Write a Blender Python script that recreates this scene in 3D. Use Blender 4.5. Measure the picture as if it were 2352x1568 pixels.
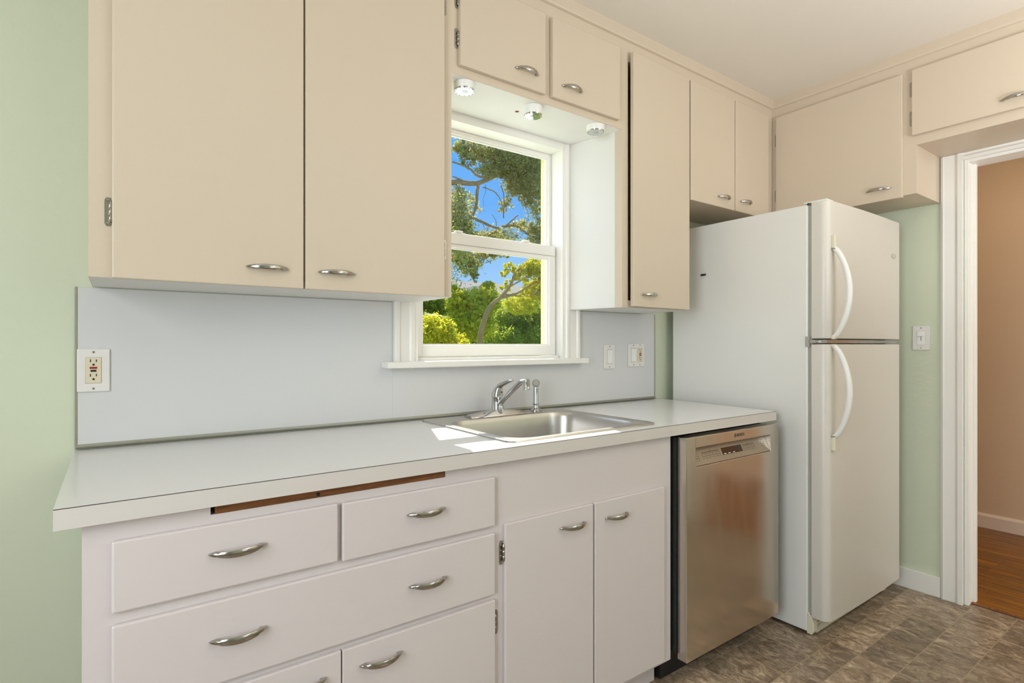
import bpy, bmesh, math, random
from mathutils import Vector, Matrix
random.seed(7)
R = math.radians
for o in list(bpy.data.objects): bpy.data.objects.remove(o)
SC = bpy.context.scene
COL = SC.collection

# ------------------------------------------------------------------ camera
CAM = Vector((0.1764, -1.8222, 1.1897)); YAW = -0.627; FPX = 1255.3; CXP = 1176.0; CYP = 790.65
cd = bpy.data.cameras.new('camera'); cam = bpy.data.objects.new('camera', cd); COL.objects.link(cam)
cam.location = CAM; cam.rotation_euler = (math.pi/2, 0, YAW)
cd.sensor_width = 36; cd.lens = FPX/2352*36; cd.shift_y = (CYP-784)/2352; cd.clip_start = 0.02; cd.clip_end = 300
SC.camera = cam
FW = Vector((-math.sin(YAW), math.cos(YAW), 0)); RT = Vector((math.cos(YAW), math.sin(YAW), 0))
def at(px, py, Y):                 # the point of the garden seen along a line of sight, at distance plane y = Y
    d = FW + RT*((px-CXP)/FPX) + Vector((0,0,1))*((CYP-py)/FPX)
    return CAM + d*((Y-CAM.y)/d.y)

# ------------------------------------------------------------------ world, sun, daylight, added fill lamps
vs = SC.view_settings
vs.view_transform = 'Standard'; vs.look = 'None'; vs.exposure = 0.03; vs.gamma = 1.0; vs.use_curve_mapping = False
w = bpy.data.worlds.new('sky'); SC.world = w; w.use_nodes = True
nt = w.node_tree; nt.nodes.clear()
tc = nt.nodes.new('ShaderNodeTexCoord'); sx = nt.nodes.new('ShaderNodeSeparateXYZ')
cr = nt.nodes.new('ShaderNodeValToRGB'); bg = nt.nodes.new('ShaderNodeBackground'); wo = nt.nodes.new('ShaderNodeOutputWorld')
nt.links.new(tc.outputs['Generated'], sx.inputs[0]); nt.links.new(sx.outputs['Z'], cr.inputs[0])
nt.links.new(cr.outputs[0], bg.inputs[0]); nt.links.new(bg.outputs[0], wo.inputs[0])
cr.color_ramp.elements[0].position = 0.0; cr.color_ramp.elements[0].color = (0.50, 0.74, 0.97, 1)
cr.color_ramp.elements[1].position = 0.25; cr.color_ramp.elements[1].color = (0.125, 0.42, 0.93, 1)
bg.inputs[1].default_value = 1.0

def light(name, kind, loc, aim, energy, color, size=None, size_y=None):
    l = bpy.data.lights.new(name, kind); l.energy = energy; l.color = color
    if size: l.shape = 'RECTANGLE'; l.size = size; l.size_y = size_y or size
    o = bpy.data.objects.new(name, l); COL.objects.link(o); o.location = loc
    o.rotation_euler = Vector(aim).to_track_quat('-Z', 'Y').to_euler(); return o
sun = light('sun', 'SUN', (3, 6, 8), (-0.30, -0.77, -1.0), 8.5, (1.0, 0.95, 0.86)); sun.data.angle = R(0.5)
light('rear_window_fill', 'AREA', (1.9, -3.76, 1.5), (0.1, 1, -0.05), 5, (0.97, 0.98, 1.0), 1.1, 1.1)  # area lamp added at the presumed rear window to fill the room
light('side_window_fill', 'AREA', (-1.12, -1.8, 1.45), (1, 0.05, -0.05), 38, (0.93, 0.965, 1.0), 1.0, 1.4)  # area lamp added at the presumed side window, fills surfaces facing left
light('kitchen_window_fill', 'AREA', (1.415, 0.20, 1.6), (0, -1, -0.1), 3.0, (0.93, 0.97, 1.0), 0.66, 0.85)  # added area lamp outside the pane, boosts the window's own daylight
light('added_ceiling_fill', 'AREA', (2.1, -2.5, 1.5), (0.1, 0.15, 1), 33, (1.0, 0.975, 0.99), 0.8, 0.8)  # added fill aimed upward to brighten the ceiling; no fixture stands here
cl = light('added_room_fill', 'POINT', (2.1, -2.8, 2.05), (0, 0, -1), 5, (1.0, 0.96, 0.92)); cl.data.shadow_soft_size = 0.16  # added point fill behind the camera, no globe fixture
light('hall_fill', 'AREA', (4.05, -3.3, 1.3), (0, 1, -0.15), 27, (1.0, 0.94, 0.90), 1.0, 1.6)  # added area lamp brightening the lower hall; the hall has no window
light('hall_lamp_glow', 'AREA', (4.05, -1.0, 2.44), (0, 0, -1), 3, (1.0, 0.72, 0.42), 0.5, 0.5)

# ------------------------------------------------------------------ materials
def srgb(r, g, b):
    f = lambda c: ((c/255+0.055)/1.055)**2.4 if c/255 > 0.04045 else c/255/12.92
    return (f(r), f(g), f(b), 1)
def mat(name, col, rough=0.5, metal=0.0, var=0.0, vscale=3.0, bump=0.0, bscale=60.0, stretch=(1,1,1), spec=0.5, coat=0.0, aniso=0.0):
    m = bpy.data.materials.new(name); m.use_nodes = True; n = m.node_tree
    b = n.nodes['Principled BSDF']
    b.inputs['Roughness'].default_value = rough; b.inputs['Metallic'].default_value = metal
    b.inputs['Specular IOR Level'].default_value = spec; b.inputs['Coat Weight'].default_value = coat
    if aniso: b.inputs['Anisotropic'].default_value = aniso
    b.inputs['Base Color'].default_value = col
    t = n.nodes.new('ShaderNodeTexCoord'); mp = n.nodes.new('ShaderNodeMapping'); mp.inputs['Scale'].default_value = stretch
    n.links.new(t.outputs['Object'], mp.inputs[0])
    if var:
        nz = n.nodes.new('ShaderNodeTexNoise'); nz.inputs['Scale'].default_value = vscale; nz.inputs['Detail'].default_value = 4
        mx = n.nodes.new('ShaderNodeMix'); mx.data_type = 'RGBA'
        mx.inputs['A'].default_value = tuple(c*(1-var) for c in col[:3])+(1,); mx.inputs['B'].default_value = tuple(min(1, c*(1+var)) for c in col[:3])+(1,)
        n.links.new(mp.outputs[0], nz.inputs[0]); n.links.new(nz.outputs['Fac'], mx.inputs['Factor']); n.links.new(mx.outputs['Result'], b.inputs['Base Color'])
    if bump:
        nb = n.nodes.new('ShaderNodeTexNoise'); nb.inputs['Scale'].default_value = bscale; nb.inputs['Detail'].default_value = 3
        bp = n.nodes.new('ShaderNodeBump'); bp.inputs['Strength'].default_value = bump; bp.inputs['Distance'].default_value = 0.002
        n.links.new(mp.outputs[0], nb.inputs[0]); n.links.new(nb.outputs['Fac'], bp.inputs['Height']); n.links.new(bp.outputs[0], b.inputs['Normal'])
    return m
M = {}
M['green'] = mat('green_wall_paint', srgb(209,216,192), 0.65, var=0.02, bump=0.5, bscale=45)
M['ceil'] = mat('ceiling_paint', srgb(230,224,213), 0.8, bump=0.3, bscale=30)
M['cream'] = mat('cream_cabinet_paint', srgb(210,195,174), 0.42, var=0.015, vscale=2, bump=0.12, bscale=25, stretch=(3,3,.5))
M['base'] = mat('cream_paint_lower_lit', srgb(215,206,204), 0.42, var=0.012, vscale=2, bump=0.15, bscale=25, stretch=(1,3,3))  # same paint as the cream uppers; the paler, pinker light is put into the colour
M['trimw'] = mat('white_trim_paint', srgb(238,236,230), 0.35, bump=0.08, bscale=30)
M['cream_lit'] = mat('cream_paint_daylit', srgb(227,226,222), 0.5, bump=0.1, bscale=20)  # cabinet cream whitened: daylight on reveal and undersides put into the colour
M['lam'] = mat('white_laminate', srgb(230,230,230), 0.22, var=0.01, vscale=5)
M['lamf'] = mat('laminate_edge', srgb(213,207,201), 0.35)
M['splash'] = mat('splash_laminate', srgb(213,213,213), 0.30, var=0.012, vscale=2)
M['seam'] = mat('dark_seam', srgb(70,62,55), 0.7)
M['alu'] = mat('aluminium_trim', srgb(170,168,155), 0.4, metal=0.7)
M['chrome'] = mat('chrome', (0.58,0.58,0.58,1), 0.09, metal=1.0)
M['pull'] = mat('pull_chrome', (0.46,0.44,0.41,1), 0.16, metal=1.0)
M['nickel'] = mat('worn_chrome', (0.42,0.40,0.36,1), 0.22, metal=1.0, var=0.15, vscale=60)
M['steel'] = mat('brushed_steel', (0.56,0.535,0.50,1), 0.32, metal=1.0, var=0.04, vscale=20)
M['black'] = mat('black_plastic', (0.012,0.012,0.012,1), 0.5)
M['dark'] = mat('dark_insulation', (0.03,0.032,0.03,1), 0.8, var=0.5, vscale=50)
M['fridge'] = mat('white_enamel', srgb(232,231,226), 0.30, bump=0.10, bscale=260)
M['fridgef'] = mat('pebbled_white_enamel', srgb(217,212,203), 0.33, bump=0.25, bscale=300)
M['fplast'] = mat('ivory_plastic', srgb(226,220,196), 0.4)
M['fwhite'] = mat('white_plastic', srgb(238,238,234), 0.3)
M['gasket'] = mat('grey_gasket', srgb(170,168,158), 0.6)
M['plate'] = mat('switch_plate_plastic', srgb(230,226,222), 0.35)
M['ivory'] = mat('ivory_device', srgb(222,210,184), 0.4)
M['red'] = mat('red_button', srgb(150,30,20), 0.4)
M['slot'] = mat('slot_dark', (0.01,0.008,0.008,1), 0.8)
M['brownhole'] = mat('raw_hole', srgb(110,60,25), 0.8)
M['print'] = mat('dark_print', (0.03,0.028,0.025,1), 0.5)
M['panelgrey'] = mat('panel_grey', srgb(165,152,135), 0.35, metal=0.6)
M['lcd'] = mat('display_glass', srgb(58,30,12), 0.1, var=0.3, vscale=20)
M['hallw'] = mat('hall_wall_paint', srgb(206,182,152), 0.7, var=0.03, bump=0.5, bscale=50)
M['hallb'] = mat('hall_baseboard_paint', srgb(222,206,188), 0.4)
M['stain'] = mat('siding_paint', srgb(236,222,160), 0.6)
M['bark'] = mat('bark', srgb(172,138,88), 0.9, var=0.35, vscale=9, bump=0.8, bscale=20)
M['roof'] = mat('roof_shingle', srgb(150,140,128), 0.9, var=0.2, vscale=6)
M['blue'] = mat('blue_siding', srgb(90,140,170), 0.7, var=0.1, vscale=5)
M['brick'] = mat('red_roof', srgb(176,104,74), 0.8, var=0.2, vscale=9)
M['grass'] = mat('lawn', srgb(120,140,50), 0.9, var=0.3, vscale=3)

def steel_door():
    m = M['dw'] = mat('dishwasher_steel', (0.66,0.615,0.55,1), 0.24, metal=1.0, aniso=0.35)
    n = m.node_tree; b = n.nodes['Principled BSDF']
    t = n.nodes.new('ShaderNodeTexCoord'); mp = n.nodes.new('ShaderNodeMapping'); mp.inputs['Scale'].default_value = (6,6,1.6); mp.inputs['Rotation'].default_value = (0, R(35), 0)
    nz = n.nodes.new('ShaderNodeTexNoise'); nz.inputs['Scale'].default_value = 2.0; nz.inputs['Detail'].default_value = 2; nz.inputs['Distortion'].default_value = 0.3
    mr = n.nodes.new('ShaderNodeMapRange'); mr.inputs['From Min'].default_value = 0.3; mr.inputs['From Max'].default_value = 0.7; mr.inputs['To Min'].default_value = 0.15; mr.inputs['To Max'].default_value = 0.23
    n.links.new(t.outputs['Object'], mp.inputs[0]); n.links.new(mp.outputs[0], nz.inputs[0]); n.links.new(nz.outputs['Fac'], mr.inputs[0]); n.links.new(mr.outputs[0], b.inputs['Roughness'])
steel_door()

def glassmat(name, tint=(1,1,1,1), refl=0.06):
    m = bpy.data.materials.new(name); m.use_nodes = True; n = m.node_tree; n.nodes.clear()
    o = n.nodes.new('ShaderNodeOutputMaterial'); mx = n.nodes.new('ShaderNodeMixShader'); tr = n.nodes.new('ShaderNodeBsdfTransparent'); g = n.nodes.new('ShaderNodeBsdfGlossy')
    lw = n.nodes.new('ShaderNodeLayerWeight'); lw.inputs[0].default_value = 0.25; fr = n.nodes.new('ShaderNodeMath'); fr.operation = 'MULTIPLY'; fr.inputs[1].default_value = 0.18; n.links.new(lw.outputs['Facing'], fr.inputs[0])
    tr.inputs[0].default_value = tint; g.inputs['Roughness'].default_value = 0.02
    n.links.new(fr.outputs[0], mx.inputs[0]); n.links.new(tr.outputs[0], mx.inputs[1]); n.links.new(g.outputs[0], mx.inputs[2]); n.links.new(mx.outputs[0], o.inputs[0])
    return m
M['glass'] = glassmat('window_glass')
M['lens'] = mat('lamp_lens_glass', (0.42,0.42,0.42,1), 0.12, metal=0.85, var=0.35, vscale=70)

def wood(name, c1, c2, scale, rough=0.4, stretch=(1,1,1)):
    m = bpy.data.materials.new(name); m.use_nodes = True; n = m.node_tree; b = n.nodes['Principled BSDF']; b.inputs['Roughness'].default_value = rough
    t = n.nodes.new('ShaderNodeTexCoord'); mp = n.nodes.new('ShaderNodeMapping'); mp.inputs['Scale'].default_value = stretch
    nz = n.nodes.new('ShaderNodeTexNoise'); nz.inputs['Scale'].default_value = scale; nz.inputs['Detail'].default_value = 6; nz.inputs['Roughness'].default_value = 0.65
    c = n.nodes.new('ShaderNodeValToRGB'); c.color_ramp.elements[0].color = c1; c.color_ramp.elements[1].color = c2
    c.color_ramp.elements[0].position = 0.32; c.color_ramp.elements[1].position = 0.68
    n.links.new(t.outputs['Object'], mp.inputs[0]); n.links.new(mp.outputs[0], nz.inputs[0]); n.links.new(nz.outputs['Fac'], c.inputs[0]); n.links.new(c.outputs[0], b.inputs['Base Color'])
    return m
M['board'] = wood('oak_board', srgb(92,50,18), srgb(142,88,40), 9, 0.5, (1,8,14))

def tint_mat(name, base, rough, kind):
    """material whose tone comes from a per-tile / per-leaf attribute 'tone'"""
    m = bpy.data.materials.new(name); m.use_nodes = True; n = m.node_tree; b = n.nodes['Principled BSDF']; b.inputs['Roughness'].default_value = rough
    a = n.nodes.new('ShaderNodeAttribute'); a.attribute_name = 'tone'
    if kind == 'tile':
        t = n.nodes.new('ShaderNodeTexCoord')
        mp = n.nodes.new('ShaderNodeMapping'); mp.inputs['Scale'].default_value = (1.8,1,1)
        n1 = n.nodes.new('ShaderNodeTexNoise'); n1.inputs['Scale'].default_value = 15; n1.inputs['Detail'].default_value = 15; n1.inputs['Roughness'].default_value = 0.80; n1.inputs['Distortion'].default_value = 0.9
        n2 = n.nodes.new('ShaderNodeTexNoise'); n2.inputs['Scale'].default_value = 7; n2.inputs['Detail'].default_value = 5
        ad = n.nodes.new('ShaderNodeVectorMath'); ad.operation = 'ADD'
        sc = n.nodes.new('ShaderNodeVectorMath'); sc.operation = 'SCALE'; sc.inputs['Scale'].default_value = 9
        n.links.new(a.outputs['Color'], sc.inputs[0]); n.links.new(t.outputs['Object'], ad.inputs[0]); n.links.new(sc.outputs[0], ad.inputs[1])
        n.links.new(ad.outputs[0], mp.inputs[0]); n.links.new(mp.outputs[0], n1.inputs[0]); n.links.new(ad.outputs[0], n2.inputs[0])
        c = n.nodes.new('ShaderNodeValToRGB'); e = c.color_ramp.elements
        e[0].position = 0.36; e[0].color = srgb(98,80,64); e[1].position = 0.65; e[1].color = srgb(226,206,182)
        k = e.new(0.47); k.color = srgb(142,122,102); k = e.new(0.55); k.color = srgb(176,156,132)
        mx = n.nodes.new('ShaderNodeMix'); mx.data_type = 'RGBA'; mx.inputs['B'].default_value = srgb(122,112,94)
        s2 = n.nodes.new('ShaderNodeSeparateColor'); n.links.new(a.outputs['Color'], s2.inputs[0])
        mr = n.nodes.new('ShaderNodeMapRange'); mr.inputs['From Min'].default_value = 0.45; mr.inputs['From Max'].default_value = 0.75; mr.inputs['To Max'].default_value = 0.45
        n.links.new(n2.outputs['Fac'], mr.inputs[0])
        n.links.new(n1.outputs['Fac'], c.inputs[0]); n.links.new(c.outputs[0], mx.inputs['A']); n.links.new(mr.outputs[0], mx.inputs['Factor'])
        hv = n.nodes.new('ShaderNodeHueSaturation'); mr2 = n.nodes.new('ShaderNodeMapRange'); mr2.inputs['To Min'].default_value = 0.72; mr2.inputs['To Max'].default_value = 1.26
        n.links.new(s2.outputs[0], mr2.inputs[0]); n.links.new(mr2.outputs[0], hv.inputs['Value']); n.links.new(mx.outputs['Result'], hv.inputs['Color']); n.links.new(hv.outputs[0], b.inputs['Base Color'])
    elif kind == 'plank':
        t = n.nodes.new('ShaderNodeTexCoord'); mp = n.nodes.new('ShaderNodeMapping'); mp.inputs['Scale'].default_value = (22,1.3,1)
        n1 = n.nodes.new('ShaderNodeTexNoise'); n1.inputs['Scale'].default_value = 3; n1.inputs['Detail'].default_value = 7; n1.inputs['Distortion'].default_value = 0.4
        c = n.nodes.new('ShaderNodeValToRGB'); e = c.color_ramp.elements
        e[0].position = 0.3; e[0].color = srgb(98,54,2); e[1].position = 0.7; e[1].color = srgb(168,108,12)
        hv = n.nodes.new('ShaderNodeHueSaturation'); mr2 = n.nodes.new('ShaderNodeMapRange'); mr2.inputs['To Min'].default_value = 0.62; mr2.inputs['To Max'].default_value = 1.15
        n.links.new(t.outputs['Object'], mp.inputs[0]); n.links.new(mp.outputs[0], n1.inputs[0]); n.links.new(n1.outputs['Fac'], c.inputs[0])
        n.links.new(a.outputs['Fac'], mr2.inputs[0]); n.links.new(mr2.outputs[0], hv.inputs['Value']); n.links.new(c.outputs[0], hv.inputs['Color']); n.links.new(hv.outputs[0], b.inputs['Base Color'])
    else:                                     # leaf: two greens, light passes through
        c = n.nodes.new('ShaderNodeValToRGB'); c.color_ramp.elements[0].color = base[0]; c.color_ramp.elements[1].color = base[1]
        n.links.new(a.outputs['Fac'], c.inputs[0]); n.links.new(c.outputs[0], b.inputs['Base Color'])
        tr = n.nodes.new('ShaderNodeBsdfTranslucent'); mx = n.nodes.new('ShaderNodeMixShader'); mx.inputs[0].default_value = 0.62
        o = n.nodes['Material Output']; n.links.new(c.outputs[0], tr.inputs[0]); n.links.new(b.outputs[0], mx.inputs[1]); n.links.new(tr.outputs[0], mx.inputs[2]); n.links.new(mx.outputs[0], o.inputs[0])
    return m
M['tile'] = tint_mat('vinyl_tile', None, 0.36, 'tile')
M['plank'] = tint_mat('oak_strip_floor', None, 0.3, 'plank')
M['grout'] = mat('tile_joint', srgb(168,148,120), 0.5)
M['leaf_olive'] = tint_mat('olive_leaves', (srgb(140,134,62), srgb(226,220,136)), 0.6, 'leaf')
M['leaf_yellow'] = tint_mat('yellow_green_leaves', (srgb(178,182,30), srgb(250,240,76)), 0.6, 'leaf')
M['leaf_green'] = tint_mat('green_leaves', (srgb(120,146,36), srgb(216,222,84)), 0.6, 'leaf')
M['leaf_gold'] = tint_mat('golden_leaves', (srgb(176,176,30), srgb(248,236,80)), 0.6, 'leaf')

# ------------------------------------------------------------------ mesh helpers (all shapes are drawn in room coordinates)
def box(bm, x0, x1, y0, y1, z0, z1, bev=0.0, seg=2):
    t = bmesh.new(); r = bmesh.ops.create_cube(t, size=1)
    for v in t.verts: v.co = Vector(((x0+x1)/2+v.co.x*(x1-x0), (y0+y1)/2+v.co.y*(y1-y0), (z0+z1)/2+v.co.z*(z1-z0)))
    if bev: bmesh.ops.bevel(t, geom=list(t.edges), offset=bev, segments=seg, affect='EDGES', profile=0.5)
    merge(bm, t)
def merge(bm, t, mx=None):
    if mx is not None: bmesh.ops.transform(t, matrix=mx, verts=t.verts)
    me = bpy.data.meshes.new('t'); t.to_mesh(me); t.free(); bm.from_mesh(me); bpy.data.meshes.remove(me)
def prism(bm, pts, axis, a, b, bev=0.0, seg=2):
    """extrude the outline pts (2-D) along axis from a to b"""
    t = bmesh.new()
    def mk(p, q): return {'x': (q, p[0], p[1]), 'y': (p[0], q, p[1]), 'z': (p[0], p[1], q)}[axis]
    lo = [t.verts.new(mk(p, a)) for p in pts]; hi = [t.verts.new(mk(p, b)) for p in pts]
    t.faces.new(lo); t.faces.new(hi[::-1]); n = len(pts)
    for i in range(n): t.faces.new((lo[i], hi[i], hi[(i+1) % n], lo[(i+1) % n]))
    bmesh.ops.recalc_face_normals(t, faces=t.faces)
    if bev: bmesh.ops.bevel(t, geom=list(t.edges), offset=bev, segments=seg, affect='EDGES', profile=0.5)
    merge(bm, t)
def loft(bm, rings, cap=True, closed=True):
    vs_ = [[bm.verts.new(p) for p in r] for r in rings]; n = len(rings[0])
    for a, b in zip(vs_, vs_[1:]):
        for i in range(n if closed else n-1): bm.faces.new((a[i], a[(i+1) % n], b[(i+1) % n], b[i]))
    if cap:
        bm.faces.new(vs_[0][::-1]); bm.faces.new(vs_[-1])
def lathe(bm, c, prof, n=24, mx=None):
    """prof: (radius, height) along local z"""
    t = bmesh.new(); rings = []
    for r, h in prof: rings.append([(r*math.cos(2*math.pi*i/n), r*math.sin(2*math.pi*i/n), h) for i in range(n)])
    loft(t, rings); bmesh.ops.recalc_face_normals(t, faces=t.faces)
    m = Matrix.Translation(Vector(c))
    if mx is not None: m = m @ mx
    merge(bm, t, m)
def tube(bm, pts, rad, n=12, flat=1.0, up=None):
    """round (or flattened) tube through points; rad a number or list; the section is carried along without twisting"""
    pts = [Vector(p) for p in pts]; rings = []; s = None
    for i, p in enumerate(pts):
        d = (pts[min(i+1, len(pts)-1)] - pts[max(i-1, 0)]).normalized()
        if s is None:
            u = Vector(up) if up else (Vector((0,0,1)) if abs(d.z) < 0.9 else Vector((1,0,0)))
            s = d.cross(u).normalized()
        else: s = (s-d*s.dot(d)).normalized()
        v = s.cross(d).normalized(); r = rad[i] if isinstance(rad, (list, tuple)) else rad
        rings.append([p + s*(r*flat*math.cos(2*math.pi*k/n)) + v*(r*math.sin(2*math.pi*k/n)) for k in range(n)])
    loft(bm, rings)
def smooth_path(pts, k=8):
    P = [Vector(p) for p in pts]; out = []
    for i in range(len(P)-1):
        p0 = P[max(i-1,0)]; p1 = P[i]; p2 = P[i+1]; p3 = P[min(i+2, len(P)-1)]
        for j in range(k):
            t = j/k
            out.append(0.5*((2*p1)+(-p0+p2)*t+(2*p0-5*p1+4*p2-p3)*t*t+(-p0+3*p1-3*p2+p3)*t**3))
    out.append(P[-1]); return out
def rrect(x0, x1, y0, y1, r, z, n=7):
    out = []
    for cx, cy, a0 in ((x1-r, y1-r, 0), (x0+r, y1-r, 90), (x0+r, y0+r, 180), (x1-r, y0+r, 270)):
        for i in range(n+1):
            a = R(a0+90*i/n); out.append(Vector((cx+r*math.cos(a), cy+r*math.sin(a), z)))
    return out

WORLD = {}
def put(name, bm, m, parent=None, loc=None, smooth=False):
    """link bm (room coordinates) as ONE mesh object whose origin is loc"""
    p = WORLD[parent.name] if parent else Vector((0,0,0))
    loc = Vector(loc) if loc is not None else (p.copy() if parent else Vector((0,0,0)))
    bmesh.ops.translate(bm, verts=bm.verts, vec=-loc)
    bmesh.ops.recalc_face_normals(bm, faces=bm.faces)
    me = bpy.data.meshes.new(name); bm.to_mesh(me); bm.free(); me.materials.append(m)
    if smooth:
        me.polygons.foreach_set('use_smooth', [True]*len(me.polygons))
        try: me.set_sharp_from_angle(angle=R(38))
        except Exception: pass
    o = bpy.data.objects.new(name, me); COL.objects.link(o); o.parent = parent; o.location = loc-p
    WORLD[o.name] = loc; return o
def thing(name, label, cat, loc, group=None):
    o = bpy.data.objects.new(name, None); COL.objects.link(o); o.location = loc; o.empty_display_size = 0.05
    WORLD[o.name] = Vector(loc); tag(o, label, cat, group); return o
def tag(o, label, cat, group=None):
    o['label'] = label; o['category'] = cat
    if group: o['group'] = group
    return o
def struct(name, bm, m, smooth=False):
    o = put(name, bm, m, smooth=smooth); o['kind'] = 'structure'; return o
def copy_child(src, parent, loc, rotz=0.0):
    o = src.copy(); COL.objects.link(o); o.parent = parent; o.rotation_euler = (0,0,rotz)
    o.location = Vector(loc)-WORLD[parent.name]; WORLD[o.name] = Vector(loc); o.hide_render = False; return o
def B(): return bmesh.new()

# ------------------------------------------------------------------ room shell
XL, YR, ZC, XW = -1.25, -3.85, 2.49, 3.32
# window opening in the back wall
WX0, WX1, WZ0, WZ1 = 1.062, 1.768, 1.118, 2.046
bm = B()
box(bm, XL-0.12, WX0, 0, 0.14, -0.6, ZC+0.12); box(bm, WX1, XW+0.11, 0, 0.14, -0.6, ZC+0.12)
box(bm, WX0, WX1, 0, 0.14, -0.6, WZ0); box(bm, WX0, WX1, 0, 0.14, WZ1, ZC+0.12)
struct('wall_back', bm, M['green'])
# right wall with the doorway
DY0, DY1, DZ = -1.80, -1.012, 2.034
bm = B()
box(bm, XW, XW+0.11, DY1, 0, 0, ZC); box(bm, XW, XW+0.11, YR, DY0, 0, ZC); box(bm, XW, XW+0.11, DY0, DY1, DZ, ZC)
struct('wall_right', bm, M['green'])
# rear wall and left wall, each with a window opening (behind the viewer)
bm = B()
box(bm, XL-0.12, 1.3, YR-0.12, YR, 0, ZC); box(bm, 2.5, 4.9, YR-0.12, YR, 0, ZC); box(bm, 1.3, 2.5, YR-0.12, YR, 0, 0.9); box(bm, 1.3, 2.5, YR-0.12, YR, 2.1, ZC)
struct('wall_rear', bm, M['green'])
bm = B()
box(bm, XL-0.12, XL, YR, -3.1, 0, ZC); box(bm, XL-0.12, XL, -1.3, 0, 0, ZC); box(bm, XL-0.12, XL, -3.1, -1.3, 0, 0.8); box(bm, XL-0.12, XL, -3.1, -1.3, 2.2, ZC)
struct('wall_left', bm, M['green'])
bm = B(); box(bm, XL-0.12, 4.9, YR-0.12, 0.0, ZC, ZC+0.12); struct('ceiling', bm, M['ceil'])

def tiled(name, cells, z, m, gap, cm, x0, x1, y0, y1):
    """one floor mesh: joint slab plus the tile faces, a random tone each"""
    bm = B(); box(bm, x0, x1, y0, y1, z-0.05, z-0.0006)
    lay = bm.loops.layers.color.new('tone')
    for f in bm.faces: f.material_index = 1
    for a, b, c, d in cells:
        gx_ = gap*1.7; vs_ = [bm.verts.new(p) for p in ((a+gx_, c+gap, z), (b-gx_, c+gap, z), (b-gx_, d-gap, z), (a+gx_, d-gap, z))]
        f = bm.faces.new(vs_); t = (random.random(), random.random(), random.random(), 1)
        for l in f.loops: l[lay] = t
    o = put(name, bm, m); o.data.materials.append(cm); o['kind'] = 'structure'; return o
rows = [0.0, -0.19, -0.395, -0.60, -0.80, -0.905, -1.04, -1.19, -1.39, -1.495, -1.63, -1.78, -1.98, -2.2, -2.4, -2.6, -2.8, -3.0, -3.2, -3.4, -3.6, -3.85]
starts = {4: [1.93-0.2*k for k in range(16)][::-1]+[1.93, 2.12, 2.32, 2.52, 2.72, 2.92, 3.12]}
cells = []
for i in range(len(rows)-1):
    y1_, y0_ = rows[i], rows[i+1]
    if i == 3: xs = [XL]+[round(1.93+0.197*k, 3) for k in range(-15, 8)]+[XW+0.04]
    elif i == 4: xs = [XL]+[2.14-0.36*k for k in range(9)][::-1]+[2.50, 2.86, 3.05, XW+0.04]
    elif i == 5: xs = [XL]+[2.12-0.35*k for k in range(9)][::-1]+[2.47, 2.67, 2.99, 3.25, XW+0.04]
    elif i == 6: xs = [XL]+[1.9-0.31*k for k in range(9)][::-1]+[2.2, 2.45, 2.83, 3.16, XW+0.04]
    else:
        xs = [XL]; x = XL+random.uniform(0.1, 0.3)
        while x < XW: xs.append(x); x += random.choice((0.2, 0.3, 0.35))
        xs.append(XW+0.04)
    xs = sorted(q for q in set(xs) if XL <= q <= XW+0.04)
    for a, b in zip(xs, xs[1:]):
        if b-a > 0.02: cells.append((a, b, y0_, y1_))
tiled('floor', cells, 0.0, M['tile'], 0.0018, M['grout'], XL, XW+0.04, YR, 0)
cells = []
x = XW+0.04
while x < 4.74:
    y = YR+random.uniform(0, 0.6); ys = [YR]
    while y < 0.6: ys.append(y); y += random.uniform(0.5, 1.3)
    ys.append(0.6)
    for a, b in zip(ys, ys[1:]): cells.append((x, min(x+0.057, 4.74), a, b))
    x += 0.057
tiled('floor_hall', cells, 0.004, M['plank'], 0.0004, M['seam'], XW+0.04, 4.74, YR, 0.6)
bm = B(); box(bm, 4.74, 4.86, YR, 0.7, 0, ZC); struct('wall_hall', bm, M['hallw'])
bm = B(); box(bm, XW+0.11, 4.86, 0.6, 0.72, 0, ZC); box(bm, XW+0.1101, XW+0.116, YR, DY0-0.1, 0, ZC); box(bm, XW+0.1101, XW+0.116, DY1+0.1, 0.6, 0, ZC); struct('wall_hall_end', bm, M['hallw'])
bm = B(); box(bm, XW+0.11, 4.9, 0.0, 0.72, ZC, ZC+0.12); struct('ceiling_hall', bm, M['ceil'])
bm = B(); prism(bm, [(4.74,0.004),(4.726,0.004),(4.726,0.08),(4.732,0.092),(4.74,0.095)], 'y', YR, 0.6); struct('baseboard_hall', bm, M['hallb'])
bm = B(); box(bm, XW-0.014, XW, -0.924, -0.30, 0.0, 0.094, 0.002); struct('baseboard_right', bm, M['trimw'])
bm = B(); box(bm, XW+0.030, XW+0.048, DY0, DY1, 0.0, 0.007, 0.002); struct('trim_1', bm, M['board'])

# doorway casing and jamb
def casing_profile(flip=False):
    return [(0,0),(0,0.012),(0.010,0.018),(0.016,0.016),(0.055,0.013),(0.060,0.018),(0.066,0.022),(0.074,0.022),(0.084,0.022),(0.084,0)]
bm = B()
prof = casing_profile()
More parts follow.
